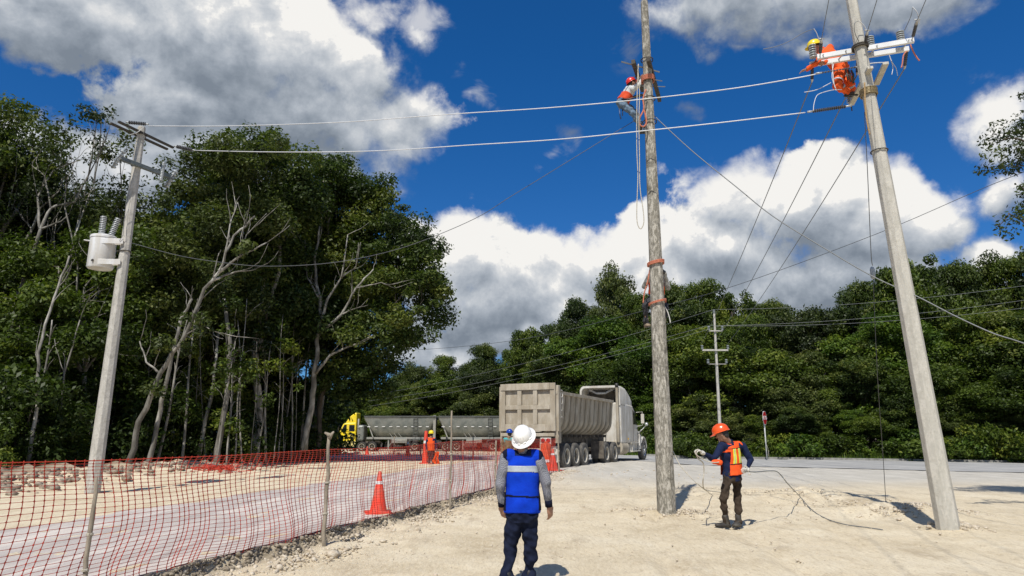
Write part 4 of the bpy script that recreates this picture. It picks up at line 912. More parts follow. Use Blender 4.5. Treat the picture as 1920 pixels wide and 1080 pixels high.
# small fittings at the pole head
mb = MB(); c = on_r(9.95)-RB
for k in range(3): mb.tube([c+Vector((.03, -.11, -.03*k)), c+Vector((.09, -.16, -.03*k-.02)), c+Vector((.10, -.13, -.08-.03*k))], .013, 6)
mb.box(c+Vector((.02, -.12, .05)), (.12, .05, .05)); mb.build('bracket', M_darks, rp)
ring(rp, on_r(9.9)-RB, .118, .012, M_darks, 1, 'clamp')
wire('rope_sling', 'short orange rope hanging under the crossarm of the leaning pole', [P(*q, 11.25) for q in [(1700,96),(1694,104),(1692,118),(1690,127)]], .012, M_ropeo, 'rope')
wire('rope_sling', 'orange handled stick sloping down from the right end of the white crossarm', [P(*q, 11.2) for q in [(1707,84),(1713,98),(1719,108),(1724,114)]], .014, M_ropeo, 'tool')
wire('rope_tail', 'tan rope hanging against the leaning pole below the lineman', [P(*q, RB.y-.16) for q in [(1621,155),(1622,190),(1624,215),(1627,235),(1631,252)]], .016, mat('tan_rope', (.42, .28, .13), (.3, .2, .1), .9, 60, bump=.5), 'rope')

# left pole
LB = gpix(173, 925); LT = P(266, 238, LB.y)
lp = thing('utility_pole', 'pale concrete pole carrying the white transformer beside the wood', 'pole', LB)
pole_mesh(lp, LB, LT, .165, .095, M_pole3)
def on_l(z): return LB.lerp(LT, (z-LB.z)/(LT.z-LB.z))
def armz(pxa, pya, pxb, pyb, z, w, h, m, name='crossarm'):
    a, b = Pz(pxa, pya, z), Pz(pxb, pyb, z); mb = MB(); mb.beam(a-LB, b-LB, w, h); mb.build(name, m, lp, bevel=.006); return a, b
zt = P(266, 251, LB.y).z
ta, tb_ = armz(207,231,314,280, zt-.02, .07, .05, M_darks); ua, ub_ = armz(222,228,325,277, zt+.01, .07, .05, M_darks)
zl = P(261, 312, LB.y).z
la, lb_ = armz(226,297,325,334, zl, .10, .10, mat('painted_steel', (.15, .17, .17), (.10, .12, .12), .6, 9), 'lower_crossarm')
for z in (zt-.05, zl, 5.9): ring(lp, on_l(z)-LB, .12+.005*(9-z), .014, M_darks, 1, 'clamp')
# cut-outs on the lower arm
for (p, s) in ((la, -1), (lb_, 1)):
    q = p-LB; insulator(lp, q+Vector((-.14, -.05, -.26)), q+Vector((.06, 0, .22)), .075, 6, M_porc, 'fuse_cutout', .6); mb = MB(); mb.tube([q+Vector((.1, 0, .25)), q+Vector((-.02, -.12, -.05)), q+Vector((-.12, -.1, -.3))], .018, 6); mb.build('fuse_tube', M_greyw, lp, True)
q = Pz(307, 326, zl)-LB; insulator(lp, q+Vector((-.03, -.05, -.20)), q+Vector((0, -.05, .30)), .05, 12, M_porc, 'surge_arrester', .8)
def jl(pts, r=.006, m=M_greyw, Y=None):
    mb = MB(); mb.tube([P(a, b, Y or LB.y-.2)-LB for a, b in pts], r, 5); mb.build('jumper_wire', m, lp, True)
jl([(195,252),(215,256),(228,262),(237,272),(238,284)]); jl([(242,253),(255,250),(266,242),(273,235)], .010, M_bare); jl([(311,303),(320,298),(330,299),(334,305)]); jl([(241,392),(232,415),(231,440),(224,452)])
jl([(245,330),(236,380),(232,430)], .005)
tr = thing('transformer', 'white cylindrical transformer with two ribbed bushings hung on the left pole', 'transformer', (P(194, 470, LB.y).x, LB.y-.05, P(194, 505, LB.y).z))
T0 = tr.location; Rt = .285; Ht = .80
# lean of the can follows the pole axis (vertical in world)
mb = MB(); mb.lathe([(.02, 0), (Rt*.93, 0), (Rt, .03), (Rt, Ht-.05), (Rt*1.04, Ht-.05), (Rt*1.04, Ht), (Rt*.98, Ht+.02), (Rt*.5, Ht+.06), (.02, Ht+.07)], 32); mb.build('tank', M_white, tr, 'auto')
for i, (dx, dy, tl) in enumerate(((-.02, -.08, .0), (.13, .05, .10))):
    insulator(tr, (dx, dy, Ht+.03), (dx+tl*1.2, dy+tl*.3, Ht+.52), .075, 11, mat('bushing_glaze', (.50, .53, .54), (.44, .46, .47), .3, 30), 'bushing', .6, M_insd)
for z in (.10, Ht-.18):
    mb = MB(); mb.beam((Rt*.3, -Rt*.9, z+.02), (Rt+.26, -Rt*.35, z+.05), .03, .13); mb.beam((Rt+.02, -.02, z+.03), (Rt+.34, .02, z+.03), .05, .09); mb.build('bracket', M_white, tr, bevel=.005)
mb = MB(); mb.beam((-Rt*.9, 0, Ht-.10), (-Rt-.17, -.02, Ht-.08), .09, .02); mb.build('lug', M_white, tr, bevel=.004)
mb = MB(); mb.tube([(-.02, -Rt-.012, .14), (.0, -Rt-.03, .14)], .03, 8); mb.build('drain_valve', M_darks, tr)

# far pole
FB = gpix(1353, 862); FB.y = 44.0; FB = gpt(1353, 44.0); FT = P(1339, 588, 44.0)
fp = thing('utility_pole', 'distant slim concrete pole with small crossarms in front of the forest', 'pole', FB); pole_mesh(fp, FB, FT, .12, .07, M_pole3)
zf = [P(1341, y, 44).z for y in (621, 657, 683)]
for (z, x0, x1, th) in ((zf[0], -.45, .45, .07), (zf[1], -.95, .75, .11), (zf[2], -.6, .6, .035)):
    mb = MB(); c = FB.lerp(FT, (z-FB.z)/(FT.z-FB.z))-FB; mb.beam(c+Vector((x0, -.15, 0)), c+Vector((x1, -.15, 0)), th, th); mb.build('crossarm', M_pole3, fp)
    for x in (x0, x1): insulator(fp, c+Vector((x, -.15, .04)), c+Vector((x, -.15, .34)), .09, 3)
c = FT-FB; insulator(fp, c+Vector((0, 0, 0)), c+Vector((0, 0, .28)), .09, 3)
fa = [FB + Vector((x, -.15, zf[1]-FB.z+.3)) for x in (-.95, -.1, .75)]
WG = 'three line wires between the leaning pole and the distant pole'
for a, b, w_ in zip(ends_far, fa, ('left', 'middle', 'right')): wire('power_line', w_+' thin wire sagging from the leaning pole to the distant pole', sag(a, b, .25), .011, M_greyw, 'power line', WG)
for a, w_ in zip(ends_cam, ('left end', 'middle', 'right end')):
    b = a + wdir*34 + Vector((0, 0, .6)); wire('power_line', 'thin dark wire running overhead from the '+w_+' of the white crossarm', sag(a, b, .5), .0065, M_greyw, 'power line', 'three overhead wires leaving the white crossarm')
# the two bare conductors
pa = [P(278,236,LB.y-.2), P(430,236,15.4), P(640,229,14.6), P(830,215,13.9), P(1030,202,13.2), P(1205,186,12.7), P(1380,165,12.1), P(1505,144,11.7), P(1540,136,11.6)]
wire('bare_conductor', 'upper bright bare conductor strung across all three poles', pa, .0105, M_bare, 'cable')
pb = [P(365,282,LB.y+.5), P(520,285,15.2), P(700,283,14.6), P(880,272,13.8), P(1050,261,13.2), P(1200,246,12.7), P(1350,230,12.2), P(1510,211,11.8)]
wire('bare_conductor', 'lower bright bare conductor ending in a long dark insulator', pb, .0105, M_bare, 'cable')
def strain(name, label, a, b, n, r):
    root = thing(name, label, 'insulator', a); d = b-a; insulator(root, d*.12, d*.88, r, n, M_rubb, 'rod', .35); mb = MB(); mb.tube([Vector((0, 0, 0)), d*.14], [.022, .016], 6); mb.build('end_fitting', M_galv, root, True); mb = MB(); mb.tube([d*.86, d], [.016, .022], 6); mb.build('end_fitting', M_galv, root, True)
strain('strain_insulator', 'long dark ribbed strain insulator below the orange lineman', P(1514,210,11.8), P(1596,198,11.75), 16, .036)
strain('strain_insulator', 'galvanised strain fitting in front of the orange lineman', P(1530,138,11.6), P(1616,124,11.5), 12, .02)
strain('strain_insulator', 'dark ribbed insulator at the top of the transformer pole', P(236,229,LB.y-.3), P(279,233,LB.y-.2), 10, .05)
strain('strain_insulator', 'dark ribbed insulator at the right end of the transformer pole crossarm', P(327,274,LB.y+.6), P(366,282,LB.y+.5), 10, .05)
wire('support_cable', 'second bright lead running beside the lineman to the leaning pole', [P(1616,122,11.45), P(1640,118,11.5), P(1664,117,11.5)], .010, M_bare, 'cable')
# dark cables
ca = [(1190,226),(1110,275),(1040,318),(960,367),(890,410),(780,456),(690,481),(600,495),(490,499),(400,490),(330,478),(248,456)]
wire('guy_cable', 'dark cable sagging from the climbed pole down to the transformer pole', [P(a, b, 14.0+(1190-a)/940*(LB.y-14.1)) for a, b in ca], .0075, M_wire, 'cable')
cb_ = [(1218,208),(1240,230),(1300,285),(1380,350),(1450,406),(1550,468),(1636,518),(1720,556),(1790,592),(1860,624),(1915,642),(2050,690)]
wire('guy_cable', 'dark cable running from the climbed pole across the leaning pole to the right', [P(a, b, 13.9-(a-1218)/500*2.6) for a, b in cb_], .010, M_greyw, 'cable')
wire('service_cable', 'long thin cable crossing the whole sky behind the poles', [P(*q) for q in [(2060,270,26),(1860,346,30),(1640,440,33),(1380,535,38),(1210,582,43),(990,634,50),(800,655,58),(640,660,66)]], .016, M_wire, 'cable')
for j, (yr, lab) in enumerate(((533, 'top wire of the distant line running right over the forest'), (560, 'middle wire of the distant line running right over the forest'), (575, 'lowest wire of the distant line running right over the forest'))):
    s = [FT+Vector((0, 0, .28)), FB+Vector((-.45, -.15, zf[0]-FB.z+.34)), FB+Vector((.45, -.15, zf[0]-FB.z+.34))][j]
    e = P(1940, yr, 38.5); wire('power_line', lab, sag(s, e, .35), .009, M_greyw, 'power line')
    e = P(690, (742, 752, 762)[j], 57); wire('power_line', lab.replace('running right over the forest', 'running left above the trucks'), sag(s, e, .5), .010, M_greyw, 'power line')
# stay wire with a grey guard block
wire('stay_wire', 'vertical stay wire with a grey block hanging from the leaning pole to the ground', [P(1621,210,11.9),P(1627,330,12.2),P(1633,470,12.6),P(1636,498,12.7)], .008, M_greyw, 'cable')
gb = gpix(1661, 942)
t_ = P(1636,502,12.8); wire('stay_wire', 'lower length of the stay wire running from the grey block down into the dirt', [P(1637,520,12.8), P(1645,700,13.4), P(1656,860,gb.y-.3), gb], .007, M_wire, 'cable')
mb = MB(); mb.lathe([(.01, .12), (.035, .10), (.045, .06), (.045, -.09), (.03, -.12), (.01, -.13)], 10); o = mb.build('guard_block', M_porc, None, 'auto'); o.location = P(1636, 511, 12.8); tag(o, 'small grey egg insulator block on the vertical stay wire', 'insulator')

# ---------------------------------------------------------------- net fence
M_post = mat('weathered_stick', (0.36, 0.31, 0.24), (0.20, 0.17, 0.13), .95, 12, bump=.6, bscale=30, stretch=(1, 1, .25), spec=.15)
def m_net(name, c):
    m = bpy.data.materials.new(name); m.use_nodes = True; t = NT(m.node_tree); b = t.n['Principled BSDF']; out = t.n['Material Output']
    b.inputs['Base Color'].default_value = c+(1,); b.inputs['Roughness'].default_value = .45
    tr_ = t.add('ShaderNodeBsdfTranslucent', ins={0: (c[0], c[1]*1.3, c[2]*1.2, 1)}); mx = t.add('ShaderNodeMixShader', ins={0: .2, 1: b.outputs[0], 2: tr_.outputs[0]}); t.l.new(mx.outputs[0], out.inputs[0]); return m
M_net = m_net('red_plastic_mesh', (0.68, 0.065, 0.035)); M_net2 = m_net('faded_red_mesh', (0.42, 0.03, 0.035))
PY = [6.13, 9.86, 14.5, 17.7, 24.6]
dirn = Vector((0.289, 1, 0)).normalized(); nrm_ = Vector((dirn.y, -dirn.x, 0))
def netpos(y, v):
    """v 0 bottom .. 1 top"""
    tops = np.interp(y, [3.5, 6.13, 8.0, 9.86, 12.2, 14.5, 16, 17.7, 21, 24.6], [1.36, 1.31, 1.30, 1.32, 1.30, 1.37, 1.37, 1.40, 1.36, 1.35])
    z0 = 0.205 - .04*sst(y, 18, 25); 
    vv = v - 0.13*math.sin(2*PI*v)*.5*(0.4+0.6*(math.sin(y*.9)**2)); vv = v if v in (0, 1) else vv
    z = z0 + (tops-z0)*vv
    base = Vector((edge_x(y)+float(lip(y))*(1-v)-.02, y, 0))
    off = .7*(0.06*math.sin(y*1.7+v*2.5) + .05*math.sin(v*6.3+y*.8) + .10*(1-v)*math.sin(y*.6+1))*(.4+.6*math.sin(PI*v))
    along = .045*math.sin(v*6.0+y*.75) + .035*math.sin(v*3+y*1.9)
    p = base + nrm_*off*.8 + dirn*along*math.sin(PI*v)**.5; p.z = z; return p
def build_net(name, label, ya, yb, step, rows, pos, m, rh, rv, rn, group=None):
    nc = int((yb-ya)/step)+1; mb = MB(); grid = [[pos(ya+i*step, j/rows) for j in range(rows+1)] for i in range(nc)]
    for j in range(rows+1): mb.tube([grid[i][j] for i in range(nc)], rh*(2.2 if j in (rows,) else 1), 3, lat=(0, 0, 1))
    for i in range(nc): mb.tube(grid[i], rv, 3, lat=tuple(nrm_))
    for i in range(nc):
        for j in range(rows+1):
            p = grid[i][j]; a = dirn*rn; u = Vector((0, 0, rn*1.1)); w = nrm_*rn*.45
            mb.add([p-a, p+a, p-u, p+u, p-w, p+w], [(0, 3, 5), (3, 1, 5), (1, 2, 5), (2, 0, 5), (3, 0, 4), (1, 3, 4), (2, 1, 4), (0, 2, 4)])
    me = bpy.data.meshes.new(name); me.from_pydata(mb.v, [], mb.f); me.materials.append(m); o = bpy.data.objects.new(name, me); COL.objects.link(o); return tag(o, label, 'net', group)
build_net('safety_net', 'long red plastic mesh barrier along the near edge of the haul road', 3.6, 24.6, .088, 30, netpos, M_net, .0026, .0045, .0115)
def stick(label, px, py0, py1, r, seed, pos=None, Y=None, group='wooden sticks holding up the red net'):
    b0 = pos if pos is not None else gpix(px, py0); t0 = P(px, py1, b0.y); H = t0.z-b0.z; rnd = random.Random(seed); root = thing('fence_post', label, 'post', b0, 0, group)
    mb = MB(); pts = [Vector((0, 0, -.2))]; rs = [r*1.1]
    for i in range(9): z = H*i/8; pts.append(Vector((rnd.uniform(-1, 1)*.012, rnd.uniform(-1, 1)*.012, z))); rs.append(r*(1.05-.3*i/8)*(1+rnd.uniform(-.08, .12)))
    mb.tube(pts, rs, 7); mb.build('stick', M_post, root, True)
    for k, z in enumerate((.28, .55, .95)):
        if z*H < H-.1: ring(root, (0, 0, z*H if H > 1.6 else z*H), r*1.15, .006, M_ropec, 2, 'tie')
    return root
stick('rough stick post at the left holding the red net in the foreground', 152, 1180, 895, .022, 1, Vector((edge_x(6.13)+.04, 6.13, .08)))
s2 = stick('thick knotty stick post with a forked top between the transformer pole and the cone', 606, 1026, 812, .030, 2)
mb = MB(); H = P(606, 812, s2.location.y).z-s2.location.z; mb.tube([(0, 0, H-.05), (-.03, 0, H-.01), (-.07, 0, H+.005)], [.028, .022, .014], 6); mb.tube([(0, 0, H-.08), (.03, 0, H-.01), (.055, .01, H+.02)], [.026, .02, .012], 6); mb.build('fork', M_post, s2, True)
stick('tallest stick post of the red net, thin and pale, right of the orange cone', 844, 956, 770, .022, 3)
stick('dark stick post just left of the man in the blue vest', 929, 928, 826, .024, 4)
stick('stick post in front of the dump truck beside the orange drum', 1043, 897, 815, .03, 5, Vector((edge_x(24.6)+.05, 24.6, gz(edge_x(24.6)+.05, 24.6))))
# second net in front of the far trailers
N0, N1 = Vector((-9.0, 50.5, 0)), Vector((-.6, 37.5, 0))
def net2pos(y, v):
    t = (y-37.5)/(50.5-37.5); p = N1.lerp(N0, t); z0 = gz(p.x, p.y)+.05; p = p + Vector((0, 0, z0+v*1.0*(1-.18*math.sin(PI*((t*3) % 1))*.4) + .03*math.sin(t*40))); return p
build_net('safety_net', 'far red mesh barrier in front of the grey trailers', 37.5, 50.5, .17, 10, net2pos, M_net2, .006, .008, .016)
for i, t in enumerate((0, .2, .42, .66, .95)):
    p = N1.lerp(N0, t); p.z = gz(p.x, p.y); root = thing('fence_post', ('fifth', 'fourth', 'third', 'second', 'first')[i] + ' thin post of the far red mesh barrier, counted from the left', 'post', p, 0, 'posts of the far red barrier'); mb = MB(); mb.tube([(0, 0, -.1), (.01, 0, .7), (0, 0, 1.3)], .035, 6); mb.build('stick', M_post, root, True)
# far row of white stones
rk = random.Random(9)
stones = []
for k in range(3):
    rng = np.random.RandomState(40+k); v = rock_verts(rng); me = bpy.data.meshes.new('boulder'); me.from_pydata([tuple(q) for q in v*np.array([1.1, .8, .75])], [], [tuple(f) for f in ICO]); me.materials.append(M_lime)
    stones.append(me)
for i in range(110):
    px = 620 + 320*i/109 + rk.uniform(-2, 2); Y = 50.6 + rk.uniform(-.5, .5) - max(0, (px-850))*.02; g = gpt(px, Y); s = rk.uniform(.11, .24)
    o = bpy.data.objects.new('boulder', stones[i % 3]); COL.objects.link(o); o.location = g+Vector((0, 0, s*.3)); o.scale = (s, s, s); o.rotation_euler = (0, 0, rk.uniform(0, 6)); tag(o, 'pale limestone boulder in the row in front of the far trucks', 'boulder', 'row of pale boulders along the road edge')
# traffic cones and drums
M_or = mat('orange_plastic', (0.85, 0.10, 0.025), (0.75, 0.075, 0.02), .45, 3, dirt=(.45, .2, .12), dirt_amt=.4, dscale=6)
M_refl = mat('white_reflective_band', (0.75, 0.75, 0.74), (0.6, 0.6, 0.58), .5, 20)
M_rsheet = mat('red_cone_plastic', (0.80, 0.055, 0.025), (0.68, 0.04, 0.02), .45, 3, dirt=(.4, .2, .14), dirt_amt=.4, dscale=6)
def cone(loc, h, label, r=.15, group=None, bands=((.72, .80),), rt=.028, m=None, rz=.3):
    root = thing('traffic_cone', label, 'traffic cone', loc, rz, group); mb = MB(); b = r*1.55
    mb.prism([(-b, 0), (b, 0), (b, .03), (b-.02, .04), (-b+.02, .04), (-b, .03)], 2*b); mb.build('base', m or M_rsheet, root, bevel=.006)
    R = lambda t: r + (rt-r)*t
    mb = MB(); mb.lathe([(r+.03, .035), (r, .05), (R(.5), h*.5), (rt, h-.01), (rt*.8, h)], 24); mb.build('body', m or M_rsheet, root, 'auto')
    for (a, b_) in bands: mb = MB(); mb.lathe([(R(a)+.004, h*a), (R(b_)+.004, h*b_)], 24, cap=False); mb.build('reflective_band', M_refl, root, True)
    return root
cone(gpix(709, 963), .70, 'large red orange traffic cone standing behind the net on the near road edge', .145, None, ((.70, .77),))
def gY(px, Y): return gpt(px, Y)
cone(gY(1037, 25.3), .78, 'red traffic cone at the foot of the orange drum behind the dump truck', .20)
cone(gY(764, 47), 1.0, 'slim orange cone with a white collar in front of the trailer wheels', .16, None, ((.8, .97),), .03)
cone(gY(688, 49.5), .62, 'small orange cone in front of the yellow truck drive wheels', .16)
cone(gY(797.5, 31.2), 1.45, 'tall narrow red marker cone just left of the flagger', .17, None, ((.62, .70),), .07)
def drum(loc, h, r, label, nb=2, stand=False):
    root = thing('traffic_drum', label, 'traffic drum', loc); mb = MB(); pr = [(r*1.25, 0), (r*1.25, .06), (r, .07)]
    for i in range(5): z = .1+i*(h-.15)/5; dz = (h-.15)/5; pr += [(r*(1-.03*i), z), (r*(1-.03*i), z+dz*.75), (r*(.96-.03*i), z+dz*.8), (r*(.96-.03*i), z+dz*.95)]
    pr += [(r*.80, h-.02), (r*.6, h), (.03, h)]; mb.lathe(pr, 24); mb.build('body', M_or, root, 'auto')
    for i in range(nb): z = h*(.30+.30*i); mb = MB(); mb.lathe([(r*(1.0-.03*i*1.6)+.006, z), (r*(1.0-.03*i*1.6)+.006, z+h*.10)], 24, cap=False); mb.build('reflective_band', M_refl, root, True)
    mb = MB(); mb.box((0, 0, h+.03), (.12, .04, .07)); mb.build('handle', M_or, root, bevel=.01); return root
drum(gY(1024, 25.6), .98, .225, 'orange traffic drum with a white band behind the dump truck', 1)
drum(gY(626, 50.2), 1.15, .28, 'orange and white traffic drum in front of the yellow truck')
# discarded red net heap by the wood
hp = gpix(408, 884)
rng = np.random.RandomState(8); mb = MB()
for i in range(60):
    a = Vector((rng.randn()*.45, rng.randn()*.2, .03+.12*rng.rand())); pts = [a]
    for k in range(5): pts.append(pts[-1]+Vector((rng.randn()*.14, rng.randn()*.08, rng.randn()*.04)));
    mb.tube([Vector((p.x, p.y, max(.01, p.z))) for p in pts], .012, 4)
o = mb.build('crumpled_net', M_net, None, True); o.location = hp; tag(o, 'crumpled heap of red net lying at the edge of the wood', 'net')

# stop sign, seen obliquely
sb = gpt(1440, 43.6); ss = thing('stop_sign', 'red octagonal stop sign on a thin white post beyond the cross road', 'sign', sb, math.radians(54))
Hs = P(1440, 770, 43.6).z - sb.z
mb = MB(); mb.tube([(0, .05, -.2), (0, .05, Hs-.05)], .04, 8); mb.build('post', mat('sign_post_paint', (.62, .63, .60), (.45, .45, .42), .5, 8), ss, True)
def octo(r): return [(r*math.cos(PI/8+k*PI/4), r*math.sin(PI/8+k*PI/4)) for k in range(8)]
zc = Hs-.46; M_ = Matrix.Translation((0, 0, zc))
mb = MB(); mb.prism(octo(.46), .012, M_); mb.build('rim', M_refl, ss)
mb = MB(); mb.prism(octo(.425), .022, M_); mb.build('face', mat('sign_red', (.50, .01, .02), (.42, .01, .02), .4, 5), ss)
def text(s, size, mat_, parent, loc, rot, name='lettering', ext=.004, bold=.0):
    cu = bpy.data.curves.new(name, 'FONT'); cu.body = s; cu.size = size; cu.extrude = ext; cu.align_x = 'CENTER'; cu.align_y = 'CENTER'; cu.offset = bold
    cu.materials.append(mat_); tmp = bpy.data.objects.new('tmp', cu); COL.objects.link(tmp); dg = bpy.context.evaluated_depsgraph_get(); dg.update(); me = bpy.data.meshes.new_from_object(tmp.evaluated_get(dg)); bpy.data.objects.remove(tmp)
    o = bpy.data.objects.new(name, me); COL.objects.link(o); o.parent = parent; o.location = loc; o.rotation_euler = rot; return o
text('ALTO', .33, M_refl, ss, (0, -.015, zc), (PI/2, 0, 0), bold=.008)
mb = MB(); mb.tube([(.03, 0, .9), (.10, -.05, .6), (.06, -.05, .3), (.16, -.06, .1)], .012, 5); mb.tube([(.0, 0, .95), (-.02, -.05, .75), (.05, -.05, .7)], .012, 5); mb.build('tied_cord', M_ropec, ss, True)
# ---------------------------------------------------------------- vehicles
M_dust = mat('dusty_beige_paint', (0.46, 0.415, 0.335), (0.40, 0.36, 0.29), .8, 4, dirt=(.27, .225, .16), dirt_amt=.7, dscale=3, bump=.25, bscale=22, spec=.2, stretch=(1, 1, .4))
M_dustl = mat('dusty_pale_paint', (0.64, 0.62, 0.57), (0.56, 0.535, 0.48), .7, 4, dirt=(.40, .355, .28), dirt_amt=.6, dscale=2, stretch=(1, 1, .5))
M_tyre = mat('dusty_tyre', (0.13, 0.122, 0.11), (0.085, 0.08, 0.072), .9, 7, bump=.3, spec=.2)
M_tyred = mat('dark_tyre', (0.035, 0.034, 0.033), (0.06, 0.056, 0.05), .85, 7, spec=.2)
M_rim = mat('dusty_rim', (0.56, 0.52, 0.44), (0.42, 0.385, 0.32), .85, 9)
M_hub = mat('shaded_hub', (0.17, 0.15, 0.12), (0.09, 0.08, 0.065), .9, 9, spec=.2)  # shade of the wheel recess put into the hub colour
M_under = mat('dirty_chassis', (0.14, 0.12, 0.095), (0.07, 0.06, 0.05), .9, 5)
M_glass = mat('dark_glass', (0.015, 0.018, 0.02), (0.02, 0.022, 0.025), .08, 3, spec=.8)
M_redl = mat('red_lens', (0.45, 0.01, 0.015), (0.35, 0.01, 0.015), .25, 3)
M_amber = mat('amber_lens', (0.8, 0.45, 0.03), (0.7, 0.4, 0.03), .3, 3)
M_black = mat('black_metal', (0.02, 0.02, 0.02), (0.035, 0.033, 0.03), .5, 5)
M_chrome = mat('chrome', (0.6, 0.6, 0.58), (0.5, 0.5, 0.48), .4, 5, metal=.5)
RX = Matrix.Rotation(PI/2, 4, 'X')
def wheel(parent, c, R, w, tm=None, rm=None, side=-1, name='wheel', flat=False):
    """axis along local y, outer face towards side"""
    root = bpy.data.objects.new(name, None); COL.objects.link(root); root.parent = parent; root.location = c
    M = Matrix.Rotation(PI/2*side*-1, 4, 'X')       # z -> outward
    mb = MB(); mb.lathe([(R*.58, -w*.5), (R*.92, -w*.5), (R*.985, -w*.42), (R, -w*.3), (R, w*.3), (R*.985, w*.42), (R*.92, w*.5), (R*.80, w*.53), (R*.62, w*.46), (R*.58, w*.42)], 32, M, False)
    mb.lathe([(R*.58, -w*.5), (R*.58, w*.42)], 32, M, False); mb.build('tyre', tm or M_tyre, root, 'auto')
    if not flat:
        mb = MB(); mb.lathe([(R*.62, w*.44), (R*.60, w*.50), (R*.53, w*.47), (R*.50, w*.15)], 28, M, False); mb.build('rim', rm or M_rim, root, 'auto')
        mb = MB(); mb.lathe([(R*.50, w*.14), (R*.44, w*.05), (R*.30, -.02*w), (R*.27, w*.22), (R*.17, w*.25), (R*.15, w*.42), (.01, w*.44)], 24, M, False); mb.build('hub', M_hub, root, 'auto')
    mb = MB(); mb.lathe([] if not flat else [(R*.60, w*.45), (R*.57, w*.47), (R*.52, w*.3), (R*.46, w*.25), (R*.28, w*.42), (R*.18, w*.44), (R*.15, w*.6), (.01, w*.6)], 28, M, False)
    if flat: mb.build('rim', rm or M_rim, root, 'auto')
    mb = MB()
    for k in range(8): a = k*PI/4; z0 = (w*.02 if not flat else w*.36); mb.lathe([(.018, z0), (.018, z0+.05), (.001, z0+.05)], 6, M @ Matrix.Translation((R*.37*math.cos(a), R*.37*math.sin(a), 0)), False)
    mb.build('wheel_nuts', M_under, root); root.name = name
    return root
hd = Vector((.415, .908, 0)).normalized(); lft = Vector((-hd.y, hd.x, 0))
orig = Vector((2.13, 27.5, 0)) + lft*1.13
dt = thing('dump_truck', 'dusty beige semi dump truck seen from its panelled tailgate, turning towards the cross road', 'truck', (orig.x, orig.y, .12))
zf_ = gz(*(orig+hd*13)[:2])
dt.rotation_euler = (0, math.atan2(.12-(zf_-.01)-.0, 13.0), math.atan2(hd.y, hd.x))
# local: x forward, y left, visible side y<0
W2 = 1.2; X0, X1 = -1.12, 6.75; ZT = 2.97; ZB = 1.42
def ucurve(w, zt, zb, n=12):
    pts = [(w, zt)]
    for i in range(n+1):
        a = -PI/2*i/n; pts.append((w*.93 - .62 + .62*math.cos(a), zb+.66+.66*math.sin(a)))
    return pts + [(-x, z) for x, z in reversed(pts)]
def loftx(mb, xs_, prof_fn, close=False, inner=None):
    rows_ = []; n = None; b = len(mb.v); vs = []; fs = []
    for x in xs_:
        pr = prof_fn(x); n = len(pr); vs += [(x, y, z) for y, z in pr]
    for i in range(len(xs_)-1):
        for k in range(n-1): fs.append((i*n+k, i*n+k+1, (i+1)*n+k+1, (i+1)*n+k))
        if close: fs.append((i*n+n-1, i*n, (i+1)*n, (i+1)*n+n-1))
    mb.add(vs, fs); return n
mb = MB(); outer = ucurve(W2-.04, ZT, ZB); inn = ucurve(W2-.09, ZT, ZB+.05); loftx(mb, [X0, X1], lambda x: outer+list(reversed(inn)), True)
n_ = len(outer); b_ = len(mb.v)-n_; mb.add([(X1-.02, y, z) for y, z in outer], [tuple(range(n_))]); mb.add([(X1+.02, y, z) for y, z in outer], [tuple(range(n_))])
mb.build('tub', M_dust, dt, 'auto')
for i in range(12):
    x = X0 + .62 + i*(X1-X0-.75)/11.0; o_ = ucurve(W2+.035, ZT-.02, ZB-.06); i_ = ucurve(W2-.045, ZT-.02, ZB+.0); mb = MB(); w = .085
    loftx(mb, [x-w, x-w*.55, x+w*.55, x+w], lambda q: (o_ if abs(q-x) < w*.7 else ucurve(W2-.02, ZT-.02, ZB-.01))+list(reversed(i_)), True); mb.build('rib', M_dust, dt)
for s in (-1, 1):
    mb = MB(); mb.box(((X0+X1)/2, s*(W2-.01), ZT+.02), (X1-X0, .14, .13)); mb.build('top_rail', M_dust, dt, bevel=.012)
mb = MB(); mb.box(((X0+X1)/2+0.6, .0, 1.18), (X1-X0+.4, .9, .26)); 
for x in np.arange(X0+.3, X1, .62): mb.box((x, 0, 1.32), (.08, 1.7, .12))
mb.build('chassis', M_under, dt)
# tailgate: frame bars around six recessed panels
ga = thing('tailgate', None, None, (0, 0, 0)); ga.parent = dt
zt0, zt1 = 1.50, 3.36; yb = 1.19; xg = X0-.03
mb = MB(); mb.box((xg+.04, 0, (zt0+zt1)/2-.02), (.03, 2*yb-.08, zt1-zt0-.06)); mb.build('panel', M_dust, ga)
mb = MB(); bars = []
for y in (-yb+.11, yb-.11): mb = MB(); mb.box((xg-.02, y, (zt0+zt1)/2), (.10, .22, zt1-zt0)); mb.build('side_frame', M_dust, ga, bevel=.012)
mb = MB()
for (z, h) in ((zt1-.13, .27), (2.42, .17), (zt0+.13, .26)): mb.box((xg-.023, 0, z), (.10, 2*yb-.452, h))
mb.build('cross_frame', M_dust, ga, bevel=.012)
for y in (-.34, .34): 
    for (a, b) in ((zt0+.262, 2.333), (2.507, zt1-.267)): mb = MB(); mb.box((xg-.026, y, (a+b)/2), (.10, .18, b-a)); mb.build('upright_frame', M_dust, ga, bevel=.012)
mb = MB(); mb.box((xg-.03, 0, zt1-.26), (.115, 2.30, .018)); mb.build('seam', M_under, ga)
for s in (-1, 1):
    mb = MB(); mb.box((X0+.13, s*(W2+.01), 2.38), (.22, .16, 1.78)); mb.build('corner_post', M_dust, dt, bevel=.015)
    mb = MB(); mb.box((X0+.22, s*(W2-.03), 1.30), (.40, .14, .52)); mb.build('hinge_plate', M_dust, dt, bevel=.02)
mb = MB(); mb.box((X0-.05, 0, 1.36), (.16, 2.3, .13)); mb.build('rear_sill', M_dust, dt, bevel=.012)
